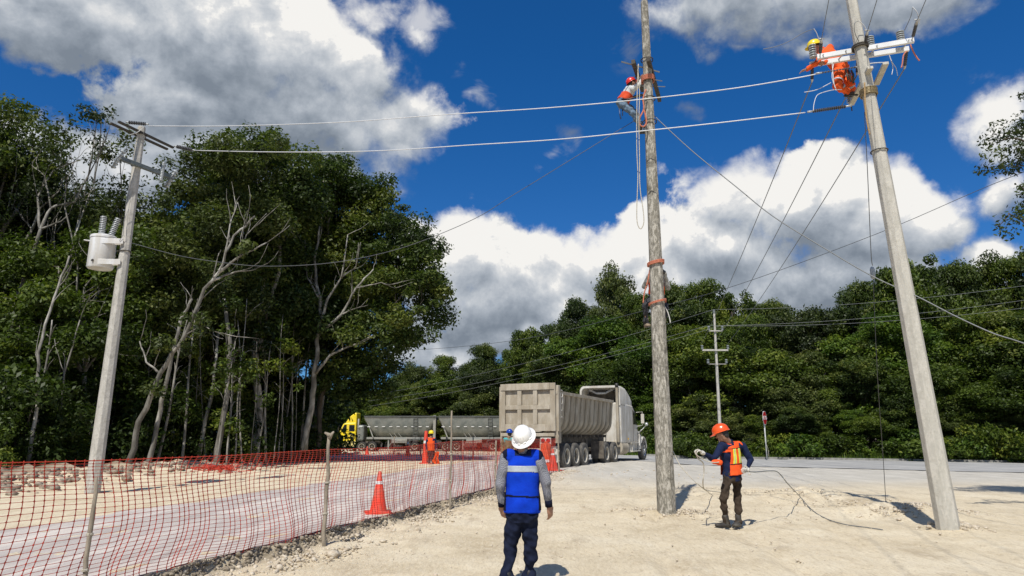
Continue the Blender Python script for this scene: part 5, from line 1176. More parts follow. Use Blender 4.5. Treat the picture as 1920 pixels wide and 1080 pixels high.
mb = MB(); mb.box((X0-.02, 0, .78), (.10, 2.3, .12)); 
for s in (-1, 1): mb.box((X0+.0, s*.55, 1.0), (.08, .10, .5))
mb.build('bumper', M_dust, dt, bevel=.012)
for s in (-1, 1):
    lp_ = MB(); lp_.box((X0-.08, s*.78, 1.12), (.04, .44, .26)); q = lp_.build('light_panel', M_dustl, dt, bevel=.01)
    for y in (s*.78-.11, s*.78+.11): mb = MB(); mb.lathe([(.085, 0), (.085, .02), (.05, .035), (.001, .04)], 18, Matrix.Translation((X0-.10, y, 1.14)) @ Matrix.Rotation(-PI/2, 4, 'Y')); mb.build('tail_light', M_redl, q, True)
    mb = MB(); mb.box((X0+.20, s*.88, .62), (.02, .56, .62)); mb.build('mud_flap', M_dustl if s < 0 else M_dust, dt)
# ladder
mb = MB()
for x in (X0+.30, X0+.52): mb.tube([(x, -W2-.07, 2.0), (x, -W2-.07, ZT)], .018, 6)
for k in range(5): mb.tube([(X0+.30, -W2-.07, 2.05+k*.26), (X0+.52, -W2-.07, 2.05+k*.26)], .018, 6)
mb.build('ladder', M_dustl, dt, True)
for i, x in enumerate((0, 1.12, 2.24, 5.5, 6.88)):
    for s in (-1, 1):
        wheel(dt, (x, s*1.08, .52), .52, .30, side=s)
        wheel(dt, (x, s*.74, .52), .52, .28, side=s, name='inner_wheel')
    mb = MB(); mb.tube([(x, -.9, .52), (x, .9, .52)], .07, 8); mb.build('axle', M_under, dt, True)
for s in (-1, 1): wheel(dt, (13.0, s*1.05, .52), .52, .30, side=s, flat=True, rm=M_chrome)
mb = MB(); mb.tube([(13.0, -.9, .52), (13.0, .9, .52)], .06, 8); mb.build('axle', M_under, dt, True)
for s in (-1, 1):  # landing gear + drive mudguard
    mb = MB(); mb.box((3.75, s*.75, .80), (.12, .12, .80)); mb.box((3.75, s*.75, .38), (.26, .26, .04)); mb.beam((3.75, s*.75, .6), (3.2, s*.75, 1.15), .05, .05); mb.build('landing_leg', M_under, dt)
    mb = MB(); mb.box((4.75, s*.98, .70), (.03, .62, .78)); mb.build('drive_mud_flap', M_under, dt)
mb = MB(); mb.box((8.9, 0, .92), (8.4, .86, .26)); mb.build('tractor_frame', M_under, dt)
mb = MB(); mb.box((6.2, 0, 1.12), (1.2, .9, .08)); mb.build('fifth_wheel', M_under, dt)
# cab side profile (x,z) extruded with rounded edges; sleeper, cab, hood
def prism_y(poly, y0, y1, name, m, bevel=.06, parent=dt):
    mb = MB(); mb.prism(poly, y1-y0, Matrix.Translation((0, (y0+y1)/2, 0))); return mb.build(name, m, parent, bevel=bevel)
prism_y([(8.55, .95), (11.95, .95), (11.95, 1.95), (11.45, 2.70), (11.0, 2.98), (8.55, 3.05)], -1.10, 1.10, 'cab', M_dustl, .09)
prism_y([(11.92, .85), (13.95, .85), (14.0, 1.35), (13.7, 1.62), (11.92, 1.93)], -.78, .78, 'hood', M_dustl, .14)
for s in (-1, 1):   # wheel arch fender
    mb = MB(); pr = []
    for k in range(9): a = PI*(.02+.80*k/8); pr.append((13.0+.70*math.cos(a), .58+.72*math.sin(a)))
    pr2 = [(13.0+(x-13.0)*.86, .58+(z-.58)*.86) for x, z in pr]; mb.prism(pr+list(reversed(pr2)), .52, Matrix.Translation((0, s*.93, 0))); mb.build('fender', M_dustl, dt, 'auto', bevel=.03)
    mb = MB(); mb.prism([(12.05, .6), (12.38, .6), (12.42, 1.1), (12.55, 1.32), (12.1, 1.5)], .5, Matrix.Translation((0, s*.92, 0))); mb.build('fender_skirt', M_dustl, dt, bevel=.03)
    mb = MB(); mb.prism([(11.02, 1.95), (11.80, 1.93), (11.32, 2.62), (11.02, 2.72)], .03, Matrix.Translation((0, s*1.105, 0))); mb.build('side_window', M_glass, dt, bevel=.01)
    mb = MB(); mb.beam((10.92, s*1.12, 1.0), (10.92, s*1.12, 2.75), .015, .02); mb.beam((11.90, s*1.12, 1.0), (11.90, s*1.12, 1.95), .015, .02); mb.build('door_seam', M_under, dt)
    mb = MB(); mb.box((11.75, s*1.14, 1.72), (.16, .04, .04)); mb.build('door_handle', M_black, dt)
    # mirrors
    mb = MB(); mb.tube([(11.75, s*1.1, 2.62), (11.85, s*1.42, 2.66), (11.85, s*1.42, 1.92), (11.8, s*1.12, 1.86)], .018, 6); mb.box((11.83, s*1.44, 2.28), (.08, .17, .52)); mb.build('mirror', M_dustl, dt)
    mb = MB(); mb.tube([(13.3, s*.85, 1.5), (13.45, s*1.25, 1.95)], .012, 5); mb.tube([(13.0, s*.85, 1.5), (13.45, s*1.25, 1.95)], .012, 5); mb.ball((13.46, s*1.26, 2.0), .10, 12); mb.build('hood_mirror', M_chrome, dt, True)
    # tank + steps
    mb = MB(); mb.lathe([(.04, 0), (.33, 0), (.36, .03), (.36, 1.37), (.33, 1.4), (.04, 1.4)], 24, Matrix.Translation((8.4, s*.82, .72)) @ Matrix.Rotation(PI/2, 4, 'Y')); mb.build('fuel_tank', M_dust, dt, 'auto')
    mb = MB(); mb.box((11.1, s*.86, .70), (1.5, .42, .46)); mb.box((11.15, s*1.10, .95), (1.6, .16, .04)); mb.box((11.2, s*1.12, .52), (1.7, .18, .05)); mb.beam((10.5, s*1.14, .52), (10.5, s*1.14, .95), .04, .04); mb.beam((11.9, s*1.14, .52), (11.9, s*1.14, .95), .04, .04); mb.build('side_step', M_dustl, dt, bevel=.01)
    if s > 0: continue
    mb = MB(); mb.lathe([(.06, 1.0), (.09, 1.05), (.09, 2.0), (.075, 2.05), (.075, 3.75), (.085, 3.78), (.085, 3.98), (.07, 3.98)], 14, Matrix.Translation((8.35, s*.98, 0))); mb.build('exhaust_stack', M_dust if s > 0 else M_dust, dt, 'auto')
    mb = MB(); mb.lathe([(.09, 3.80), (.09, 4.02), (.07, 4.02)], 12, Matrix.Translation((8.35, s*.98, 0))); mb.build('stack_cap', M_black, dt, True)
    mb = MB(); mb.box((9.8, s*1.13, 1.18), (.08, .03, .08)); mb.build('marker_light', M_amber, dt)
# hollow roof fairing, open to the rear
mb = MB(); fo = [(-1.1, 2.9), (-1.1, 3.72), (-1.02, 3.86), (-.9, 3.93), (.9, 3.93), (1.02, 3.86), (1.1, 3.72), (1.1, 2.9)]; fi = [(-1.0, 2.9), (-1.0, 3.68), (-.94, 3.78), (-.86, 3.83), (.86, 3.83), (.94, 3.78), (1.0, 3.68), (1.0, 2.9)]
def fr(x): k = max(0.0, (x-9.4)/1.9); return [(y*(1-.12*k), 2.9+(z-2.9)*(1-.62*k*k)) for y, z in fo] + [(y*(1-.12*k), 2.9+(z-2.9)*(1-.64*k*k)-.01) for y, z in reversed(fi)]
loftx(mb, [8.5, 9.0, 9.4, 9.9, 10.4, 10.9, 11.3], fr, True); f0 = fr(8.5); n2 = len(f0)//2
for xx in (8.5,):
    f0 = fr(xx); mb.add([(xx, y, z) for y, z in f0], [(k, k+1, 2*n2-2-k, 2*n2-1-k) for k in range(n2-1)])
mb.build('roof_fairing', M_dustl, dt, 'auto')
mb = MB(); mb.box((9.6, 0, 3.3), (.03, 1.85, .78)); mb.build('fairing_shade', M_under, dt)  # dark panel standing in for the shade inside the hollow
mb = MB(); mb.beam((8.75, -.65, 3.74), (8.75, -.25, 3.55), .05, .09); mb.beam((8.75, -.25, 3.55), (8.75, .25, 3.55), .05, .09); mb.beam((8.75, .25, 3.55), (8.75, .65, 3.74), .05, .09); mb.build('fairing_brace', M_dustl, dt)
mb = MB(); mb.box((8.52, 0, 3.02), (.10, 1.2, .16)); mb.build('roof_lamp_box', M_dustl, dt)
mb = MB()
for k in range(4): mb.tube([(7.6+.1*k, -.3+.2*k, 1.2), (7.9, -.32+.2*k, 1.9), (8.5, -.3+.2*k, 1.7)], .025, 6)
mb.build('air_hoses', M_black, dt, True)
mb = MB(); mb.prism([(11.50, 2.64), (11.93, 1.98), (11.96, 2.0), (11.53, 2.68)], 1.9); mb.build('windscreen', M_glass, dt)

# ---- yellow tractor with two grey hopper trailers
M_yel = mat('yellow_paint', (0.85, 0.66, 0.015), (0.78, 0.58, 0.01), .4, 3, dirt=(.55, .45, .15), dirt_amt=.25, dscale=1.5, coat=.2)
M_tank = mat('grey_hopper_steel', (0.135, 0.15, 0.14), (0.19, 0.205, 0.19), .5, 2.2, metal=.3, dirt=(.30, .30, .27), dirt_amt=.45, dscale=1.0)
M_tankd = mat('dark_hopper_rim', (0.05, 0.055, 0.052), (0.08, 0.085, 0.08), .6, 4)
M_beam_ = mat('pale_trailer_beam', (0.26, 0.27, 0.25), (0.20, 0.20, 0.185), .6, 4, dirt=(.34, .31, .26), dirt_amt=.4)
YT = 74.0; yl = P(615, 845, YT); zg = gz(yl.x, YT)
yt = thing('semi_truck', 'bright yellow semi tractor coming out from behind the trees', 'truck', (yl.x, YT, zg))
prism_y([(0, .75), (1.45, .75), (1.45, 2.05), (.35, 1.70), (.08, 1.45)], -.75, .75, 'hood', M_yel, .16, yt)
prism_y([(1.40, .65), (3.15, .65), (3.15, 3.02), (2.0, 2.98), (1.75, 2.85), (1.40, 2.05)], -1.1, 1.1, 'cab', M_yel, .10, yt)
prism_y([(1.95, 2.95), (3.15, 2.95), (3.15, 4.05), (2.95, 4.05), (2.35, 3.6)], -.95, .95, 'roof_fairing', M_yel, .12, yt)
prism_y([(1.55, 2.05), (2.15, 2.05), (2.15, 2.78), (1.90, 2.78)], -1.125, -1.09, 'side_window', M_glass, .01, yt)
prism_y([(2.42, 2.08), (3.0, 2.08), (3.0, 2.75), (2.42, 2.75)], -1.125, -1.09, 'rear_window', M_glass, .01, yt)
prism_y([(1.36, 2.10), (1.40, 2.06), (1.78, 2.83), (1.74, 2.86)], -.95, .95, 'windscreen', M_glass, .0, yt)
prism_y([(1.42, .50), (3.2, .50), (3.2, 1.08), (1.42, 1.08)], -1.16, -.7, 'side_skirt', mat('dusty_yellow', (.62, .53, .18), (.5, .43, .2), .6, 3), .03, yt)
mb = MB(); mb.box((2.35, -1.13, 1.52), (.02, .03, .75)); mb.box((1.45, -1.12, 1.5), (.02, .03, .9)); mb.box((2.1, -1.14, 1.75), (.14, .04, .05)); mb.build('door_trim', M_black, yt)
mb = MB(); mb.box((2.72, -1.13, 1.62), (.36, .03, .46)); mb.build('door_emblem', M_tankd, yt)
mb = MB(); mb.box((2.72, -1.15, 1.70), (.24, .01, .05)); mb.box((2.72, -1.15, 1.58), (.24, .01, .05)); mb.build('emblem_bars', M_yel, yt)
mb = MB(); pr = []
for k in range(9): a = PI*k/8; pr.append((.72+.66*math.cos(a), .56+.68*math.sin(a)))
pr += [(.72+(x-.72)*.8, .56+(z-.56)*.8) for x, z in reversed(pr)]
for s in (-1, 1): mb = MB(); mb.prism(pr, .42, Matrix.Translation((0, s*.92, 0))); mb.build('fender', M_yel, yt, 'auto', bevel=.02)
mb = MB(); mb.ball((.18, -.82, 1.33), (.16, .10, .09), 10); mb.build('headlight', M_glass, yt, True)
mb = MB(); mb.box((.12, 0, .55), (.22, 2.1, .34)); mb.build('bumper', M_beam_, yt, bevel=.04)
mb = MB(); mb.tube([(1.5, -1.1, 2.65), (1.35, -1.38, 2.6), (1.35, -1.38, 1.9), (1.5, -1.1, 1.85)], .02, 5); mb.box((1.35, -1.4, 2.25), (.07, .16, .5)); mb.build('mirror', M_black, yt)
for s in (-1, 1):
    wheel(yt, (.72, s*1.0, .5), .50, .3, M_tyred, M_rim, s, flat=True)
    for x in (3.85, 4.95): wheel(yt, (x, s*.98, .5), .50, .5, M_tyred, M_rim, s)
mb = MB(); mb.box((4.0, 0, .95), (3.2, .9, .25)); mb.build('frame_rail', M_under, yt)
mb = MB(); mb.box((3.62, 0, 1.9), (.75, 2.0, 1.7)); mb.build('equipment_box', M_tank, yt, bevel=.2)
mb = MB(); mb.tube([(3.35, -.9, 1.0), (3.35, -.9, 3.4)], .08, 8); mb.build('exhaust_stack', M_beam_, yt, True)
def hopper(x0, L, label, first):
    r = thing('hopper_trailer', label, 'trailer', (yl.x+x0, YT, zg), 0, 'two grey hopper trailers behind the yellow truck')
    zt, w = 3.62, 1.25
    def prof(x):
        t = (x)/L; e = min(.22+.78*t/.13, 1, .42+.58*(1-t)/.14); d = 2.12*e; pts = []
        for i in range(13): a = PI*i/12; pts.append((-w*abs(math.cos(a))**.55*(1 if math.cos(a) > 0 else -1), zt - d*abs(math.sin(a))**.75))
        return pts
    mb = MB(); xs_ = [0, .05*L, .1*L, .16*L, .22*L, .5*L, .78*L, .84*L, .9*L, .95*L, L]; loftx(mb, xs_, prof)
    for x in (0, L): pr_ = prof(x); mb.add([(x, y, z) for y, z in pr_], [tuple(range(len(pr_)))])
    mb.build('hopper', M_tank, r, 'auto')
    for s in (-1, 1): mb = MB(); mb.box((L/2, s*(w+.0), zt), (L+.1, .14, .16)); mb.build('top_rail', M_tankd, r, bevel=.02)
    mb = MB(); mb.box((L*.25, -w-.0, zt-.14), (L*.5, .05, .05)); mb.build('tarp_bar', M_beam_, r)
    for i in range(9): mb = MB(); mb.box((.5+i*(L-.9)/8.5, -w-.0+.0, zt-1.05), (.32, .03, .07)); mb.build('reflector_strip', M_refl, r)
    mb = MB()
    for x in (L*.70, L*.70+.42): mb.tube([(x, -w-.08, 1.5), (x, -w-.08, zt)], .03, 5)
    for k in range(7): mb.tube([(L*.70, -w-.08, 1.6+.3*k), (L*.70+.42, -w-.08, 1.6+.3*k)], .03, 5)
    mb.build('ladder', M_tankd, r)
    for k in range(3): mb = MB(); x = L*.30+k*.48; mb.beam((x, -w*.86, 2.45-.0), (x+.75, -w*.62, 1.42), .13, .06); mb.build('brace', M_beam_, r)
    mb = MB(); mb.box((L*.5, -.8, 1.36), (L*.94, .12, .22)); mb.box((L*.5, .8, 1.36), (L*.94, .12, .22)); mb.build('side_beam', M_beam_, r, bevel=.02)
    mb = MB(); mb.box((L*.50, -.95, 1.08), (L*.22, .3, .44)); mb.build('tool_box', M_beam_, r, bevel=.03)
    mb = MB(); mb.box((L-.05, -1.12, 2.5), (.28, .2, 2.5)); mb.box((L-.4, -1.05, 2.1), (.5, .12, .12)); mb.build('end_post', M_beam_, r, bevel=.02)
    mb = MB(); mb.beam((.1, -1.1, 3.6), (.95, -1.0, 1.45), .09, .12); mb.build('front_strut', M_beam_, r)
    for s in (-.7, .7): mb = MB(); mb.box((L*.34, s, .75), (.14, .14, 1.0)); mb.box((L*.34, s, .22), (.3, .3, .05)); mb.beam((L*.34, s, .5), (L*.34+.6, s, 1.2), .05, .05); mb.build('landing_leg', M_beam_, r)
    axs = (L-2.1, L-.85) if first else (.75, 1.95, L-1.8, L-.6)
    for x in axs:
        for s in (-1, 1): wheel(r, (x, s*.98, .5), .50, .5, M_tyred, M_rim, s)
    mb = MB(); pr = []
    xm = (axs[-1]+axs[-2])/2
    pr = [(xm-1.35, .9), (xm-1.2, 1.15), (xm-.7, 1.25), (xm+.7, 1.25), (xm+1.2, 1.15), (xm+1.3, .95), (xm+1.25, .95), (xm+1.1, 1.08), (xm+.7, 1.17), (xm-.7, 1.17), (xm-1.1, 1.08), (xm-1.25, .88)]
    mb.prism(pr, .6, Matrix.Translation((0, -.98, 0))); mb.build('mudguard', M_tankd, r)
    return r
hopper(4.05, 7.55, 'leading grey hopper trailer hitched behind the yellow tractor', True)
hopper(12.0, 7.6, 'second grey hopper trailer partly hidden by the dump truck tailgate', False)
# ---------------------------------------------------------------- people
DG = None
def remesh(mb, name, m, parent, voxel=.008, smooth=4, fold=0.0, fscale=9.0, fstretch=(1, 1, .45), seed=0):
    me = bpy.data.meshes.new(name); me.from_pydata(mb.v, [], mb.f); o = bpy.data.objects.new('tmp_mesh', me); COL.objects.link(o)
    bm = bmesh.new(); bm.from_mesh(me); bmesh.ops.recalc_face_normals(bm, faces=bm.faces); bm.to_mesh(me); bm.free()
    r = o.modifiers.new('r', 'REMESH'); r.mode = 'VOXEL'; r.voxel_size = voxel; r.use_smooth_shade = True
    if smooth: s = o.modifiers.new('s', 'SMOOTH'); s.factor = .6; s.iterations = smooth
    dg = bpy.context.evaluated_depsgraph_get(); dg.update(); me2 = bpy.data.meshes.new_from_object(o.evaluated_get(dg)); bpy.data.objects.remove(o); me2.name = name
    me2.materials.clear(); me2.materials.append(m)
    if fold:
        nv = len(me2.vertices); co = np.empty(nv*3); me2.vertices.foreach_get('co', co); co = co.reshape(-1, 3); nr = np.empty(nv*3); me2.vertex_normals.foreach_get('vector', nr); nr = nr.reshape(-1, 3)
        rng = np.random.RandomState(seed); d = np.zeros(nv)
        for k in range(7):
            f = fscale*(1+.8*k*.5)*(np.array(fstretch)*rng.randn(3)*.6 + np.array([0, 0, .9])*(k % 2)); w = rng.randn(3)*5
            d += np.sin(co@f*2.2 + 1.6*np.sin(co@w+k) + k*1.7)*(.8**k)
        me2.vertices.foreach_set('co', (co + nr*(d*fold*.5)[:, None]).ravel())
    me2.polygons.foreach_set('use_smooth', [True]*len(me2.polygons)); me2.update()
    ob = bpy.data.objects.new(name, me2); COL.objects.link(ob); ob.parent = parent; return ob
def band(src, pred, off, name, m, parent):
    me = src.data; keep = [p for p in me.polygons if pred(p.center, p.normal)]
    ids = {}; vs = []; fs = []
    for p in keep:
        f = []
        for vi in p.vertices:
            if vi not in ids: ids[vi] = len(vs); v = me.vertices[vi]; vs.append(v.co + v.normal*off)
            f.append(ids[vi])
        fs.append(tuple(f))
    if not fs: return None
    # give the strip a thickness by doubling it slightly inward
    n = len(vs); me2 = bpy.data.meshes.new(name); me2.from_pydata([tuple(v) for v in vs], [], fs); me2.materials.append(m); me2.polygons.foreach_set('use_smooth', [True]*len(fs)); me2.update()
    o = bpy.data.objects.new(name, me2); COL.objects.link(o); o.parent = parent
    s = o.modifiers.new('thickness', 'SOLIDIFY'); s.thickness = off*.9; s.offset = -1
    return o
M_skin = mat('skin', (0.36, 0.19, 0.12), (0.30, 0.155, 0.10), .55, 6)
M_hair = mat('black_hair', (0.012, 0.010, 0.009), (0.02, 0.017, 0.014), .6, 40)
def cloth(name, c, c2=None, **k): return mat(name, c, c2 or tuple(x*.8 for x in c), .9, 12, bump=.3, bscale=90, spec=.12, **k)
def hand(mb, wrist, tip, nrm, curl=.5, k=1.0, side=1):
    """palm + five fingers; tip gives the hand direction, nrm the palm normal, side the thumb side"""
    w, t = Vector(wrist), Vector(tip); d = (t-w).normalized(); n = Vector(nrm); n = (n - d*n.dot(d)).normalized(); lt = d.cross(n)*side
    pc = w + d*.052*k; mb.tube([w, w+d*.03*k, w+d*.062*k, w+d*.092*k], [(.026*k, .019*k), (.036*k, .017*k), (.042*k, .016*k), (.038*k, .013*k)], 12, lat=tuple(lt))
    for i in range(4):
        off = (-1.5+i)*.0195*k; L = (.062, .075, .080, .070)[3-i if side > 0 else 3-i]*k*.95; b = w + d*.086*k + lt*off
        c1 = curl*.7; d1 = (d*math.cos(c1)+n*math.sin(c1)).normalized(); c2 = c1+curl*.9; d2 = (d*math.cos(c2)+n*math.sin(c2)).normalized(); c3 = c2+curl*.5; d3 = (d*math.cos(c3)+n*math.sin(c3)).normalized()
        p1 = b + d1*L*.45; p2 = p1 + d2*L*.32; p3 = p2 + d3*L*.25
        mb.cap(b-d*.01*k, p1, .0088*k, .0084*k, 8); mb.cap(p1, p2, .0084*k, .0078*k, 8); mb.cap(p2, p3, .0078*k, .0066*k, 8)
    b = w + d*.022*k + lt*.026*k; td = (lt*.75 + d*.6 + n*.25).normalized(); p1 = b + td*.036*k; td2 = (lt*.25+d*.85+n*.45).normalized(); p2 = p1 + td2*.032*k
    mb.cap(b, p1, .0125*k, .0105*k, 8); mb.cap(p1, p2, .0105*k, .0085*k, 8)
def person(label, J, o, group=None, vox=.007):
    """J: world joints. o: outfit dict"""
    foot = (J['ankL']+J['ankR'])/2; root = thing('person', label, 'person', (foot.x, foot.y, min(J['ankL'].z, J['ankR'].z)-.085), 0, group)
    R0 = root.location.copy(); j = {k: Vector(v)-R0 for k, v in J.items() if isinstance(v, Vector)}
    lat = (j['shR']-j['shL']).normalized(); hlat = (j['hipR']-j['hipL']).normalized(); up = (j['neck']-j['pel']).normalized(); fwd = Vector(o['fwd']).normalized(); S = o.get('S', 1.0)
    hu = Vector(o.get('hup', (0, 0, 1))).normalized(); hf = Vector(o.get('look', tuple(fwd))).normalized(); hf = (hf-hu*hf.dot(hu)).normalized(); hr = hf.cross(hu).normalized()
    HM = Matrix((hr, hf, hu)).transposed()
    H = j['head']
    skin = o.get('skin', M_skin)
    b = MB()
    b.ball(H, (.076*S, .094*S, .112*S), 20, HM); b.ball(H + HM@Vector((0, .030, -.055))*S, (.055*S, .062*S, .062*S), 14, HM)
    b.cap(H + HM@Vector((0, .085, .005))*S, H + HM@Vector((0, .108, -.026))*S, .010*S, .014*S, 8)         # nose
    for s in (-1, 1):
        b.ball(H + HM@Vector((s*.080, -.004, -.010))*S, (.012*S, .022*S, .034*S), 10, HM)                # ears
        b.ball(H + HM@Vector((s*.032, .082, .026))*S, (.022*S, .012*S, .009*S), 8, HM)                   # brows
    b.ball(H + HM@Vector((0, .088, -.058))*S, (.024*S, .014*S, .011*S), 8, HM)                           # lips
    b.ball(H + HM@Vector((0, .074, -.095))*S, (.024*S, .022*S, .020*S), 8, HM)                           # chin
    b.cap(H - hu*.06*S - hf*.015*S, j['neck'] - up*.03, .058*S, .066*S, 12)
    def torso(mb, e, z0=0.0, z1=1.0, flare=0.0):
        c0, c1 = j['pel'], j['neck']; pts = []; rs = []
        for (t, rx, ry) in ((-.12, .150, .105), (.0, .165, .118), (.2, .150, .108), (.4, .148, .105), (.6, .168, .115), (.78, .180, .115), (.9, .160, .098), (.97, .085, .075), (1.02, .058, .058)):
            if t < z0-1e-6 or t > z1+1e-6: continue
            pts.append(c0 + (c1-c0)*t + fwd*(.0)); rs.append(((rx+e+flare*(1-t))*S*o.get('girth', 1), (ry+e+flare*(1-t))*S*o.get('girth', 1)))
        mb.tube(pts, rs, 24, lat=tuple((hlat+lat).normalized()))
    torso(b, -.02)
    for s in 'LR':
        b.cap(j['sh'+s], j['el'+s], .042*S, .036*S); b.cap(j['el'+s], j['wr'+s], .036*S, .024*S); b.cap(j['hip'+s], j['kn'+s], .058*S, .043*S); b.cap(j['kn'+s], j['ank'+s], .043*S, .032*S); b.cap(j['neck']-up*.07, j['sh'+s], .05*S, .045*S)
        dft = o.get('hand'+s, {}); tip = j.get('tip'+s, j['wr'+s]+(j['wr'+s]-j['el'+s]).normalized()*.1); 
        if not o.get('gloves'): hand(b, j['wr'+s], tip, dft.get('n', tuple(-lat if s == 'R' else lat)), dft.get('curl', .5), S*1.05, dft.get('side', 1 if s == 'L' else -1))
        tf = Vector(o.get('toe'+s, tuple(fwd))).normalized(); b.cap(j['ank'+s]-Vector((0, 0, .02)), j['ank'+s]+tf*.06-Vector((0, 0, .04)), .030*S, .022*S)
    remesh(b, 'body', skin, root, min(vox, .006), 2)
    # eyes
    mb = MB()
    for s in (-1, 1): mb.ball(H + HM@Vector((s*.032, .083, .010))*S, (.012*S, .009*S, .007*S), 8, HM)
    mb.build('eyes', M_black, root, True)
    # hair
    mb = MB(); mb.ball(H + HM@Vector((0, -.018, .022))*S, (.083*S, .090*S, .100*S), 16, HM); mb.ball(H + HM@Vector((0, -.05, -.03))*S, (.070*S, .052*S, .062*S), 12, HM); remesh(mb, 'hair', M_hair, root, .008, 1, .003, 40, (1, 1, 1))
    # shirt
    if o.get('shirt'):
        mb = MB(); torso(mb, .012, -.12 if o.get('hem') else 0, .97)
        if o.get('hem'): c = j['pel']; mb.tube([c-up*o['hem'], c-up*.02, c+up*.10], [(.188*S, .145*S), (.182*S, .135*S), (.165*S, .12*S)], 24, lat=tuple(hlat))
        for s in 'LR':
            mb.cap(j['neck']-up*.055, j['sh'+s]-up*.012, .060*S, .068*S); mb.cap(j['sh'+s], j['el'+s], .066*S, .052*S, 16); e, w = j['el'+s], j['wr'+s]; mb.tube([e, e.lerp(w, .5), e.lerp(w, .93), w+(w-e).normalized()*.004], [.052*S, .045*S, .037*S, .038*S], 16); mb.ball(e, .052*S, 14)
        mb.tube([j['neck']-up*.03, j['neck']+up*.028], [.068*S, .064*S], 16)
        remesh(mb, o.get('shirtname', 'shirt'), o['shirt'], root, vox, 3, o.get('fold', .012), 11, seed=3)
        if o.get('cuffs'):
            for s in 'LR': w = j['wr'+s]; d = (w-j['el'+s]).normalized(); mb = MB(); mb.tube([w-d*.06, w+d*.008], [.0415*S, .040*S], 16); mb.build('cuff', o['cuffs'], root, True)
    # trousers
    if o.get('trousers'):
        mb = MB(); c = j['pel']; mb.tube([c+up*.09, c+up*.03, c-up*.05, c-up*.10], [(.160*S, .118*S), (.172*S, .128*S), (.172*S, .132*S), (.140*S, .120*S)], 24, lat=tuple(hlat))
        for s in 'LR':
            h, k, a = j['hip'+s], j['kn'+s], j['ank'+s]; tw = o.get('tw', 1.0); mb.cap(h, k, .095*S*tw, .066*S*tw, 16); mb.tube([k, k.lerp(a, .3), k.lerp(a, .7), a+(a-k).normalized()*o.get('tl', .045)], [.066*S*tw, .064*S*tw, .058*S*tw, (.082 if o.get('tl', 0) > .05 else .060)*S*tw], 16); mb.ball(k, .067*S*tw, 14)
        remesh(mb, 'trousers', o['trousers'], root, vox, 3, .016, 13, seed=5)
        if o.get('belt'): mb = MB(); mb.tube([c+up*.06, c+up*.10], [(.172*S, .130*S), (.168*S, .127*S)], 24, lat=tuple(hlat)); mb.build('belt', o['belt'], root, True)
    # boots
    for s in 'LR':
        tf = Vector(o.get('toe'+s, tuple(fwd))).normalized(); a = j['ank'+s]; dz = Vector((0, 0, 1)) if abs(tf.z) < .5 else Vector((0, 0, 1)); dz = (dz-tf*dz.dot(tf)).normalized(); sd_ = tf.cross(dz); mb = MB()
        fl = a - dz*.048
        mb.tube([fl-tf*.075, fl-tf*.06, fl, fl+tf*.08, fl+tf*.15, fl+tf*.19, fl+tf*.205], [(.026, .024), (.042, .042), (.046, .052), (.053, .046), (.055, .038), (.046, .032), (.022, .018)], 14, lat=tuple(sd_))
        mb.cap(fl-tf*.01, a+(j['kn'+s]-a).normalized()*(.02 if o.get('tl', 0) > .05 else .09), .052, .054, 14); mb.ball(fl+tf*.13+dz*.004, (.055, .055, .036), 12)
        ob = remesh(mb, 'boot', o.get('boots', M_black), root, .007, 2, .003, 20)
        mb = MB(); q = fl - dz*.036; mb.tube([q-tf*.082, q-tf*.06, q, q+tf*.10, q+tf*.18, q+tf*.215], [(.02, .010), (.040, .013), (.040, .013), (.053, .012), (.048, .012), (.02, .010)], 14, lat=tuple(sd_)); mb.build('sole', o.get('sole', M_black), ob, True)
    if o.get('gloves'):
        for s in 'LR':
            mb = MB(); dft = o.get('hand'+s, {}); tip = j.get('tip'+s, j['wr'+s]+(j['wr'+s]-j['el'+s]).normalized()*.1); hand(mb, j['wr'+s], tip, dft.get('n', tuple(-lat if s == 'R' else lat)), dft.get('curl', .5), S*1.12, dft.get('side', 1 if s == 'L' else -1)); mb.cap(j['wr'+s], j['wr'+s]-(j['wr'+s]-j['el'+s]).normalized()*-.03, .034, .036, 12)
            remesh(mb, 'glove', o['gloves'], root, .0045, 1)
    ves = None
    if o.get('vest'):
        c0, c1 = j['pel'], j['neck']; vl = o.get('vlen', .0); mb = MB(); pts = []; rs = []; vd = o.get('vd', 1.0)
        for (t, rx, ry) in ((vl, .192, .150), (vl*.5+.15, .190, .146), (.4, .180, .140), (.6, .186, .142), (.78, .186, .136), (.88, .168, .120), (.955, .115, .098)):
            pts.append(c0+(c1-c0)*t); rs.append((rx*S*vd*o.get('girth', 1), ry*S*vd*o.get('girth', 1)))
        mb.tube(pts, rs, 28, lat=tuple(lat))
        for s in 'LR': mb.cap(c1-up*.06, j['sh'+s]+(c1-j['sh'+s])*(.45-.4*o.get('vwide', .5)), .066*S, .086*S if o.get('vwide') else .062*S, 14)
        ves = remesh(mb, 'vest', o['vest'], root, min(vox, .007), 3, o.get('vfold', .012), 8, seed=9)
        T = lambda p: (p-c0).dot(c1-c0)/(c1-c0).length_squared
        U = lambda p: (p-c0).dot(lat)
        Bk = lambda p: (p-c0).dot(fwd)
        if o.get('open'):
            bm = bmesh.new(); bm.from_mesh(ves.data); dl = [fc_ for fc_ in bm.faces if o['open'](T(fc_.calc_center_median()), U(fc_.calc_center_median())/S, Bk(fc_.calc_center_median()))]; bmesh.ops.delete(bm, geom=dl, context='FACES'); bm.to_mesh(ves.data); bm.free()
            sm = ves.modifiers.new('thickness', 'SOLIDIFY'); sm.thickness = .005; sm.offset = -1
        for (nm, m_, pr) in o.get('bands', []): band(ves, lambda c, n: pr(T(c), U(c)/S, Bk(c)), .004, nm, m_, ves)
    # helmet
    hm = o.get('helmet')
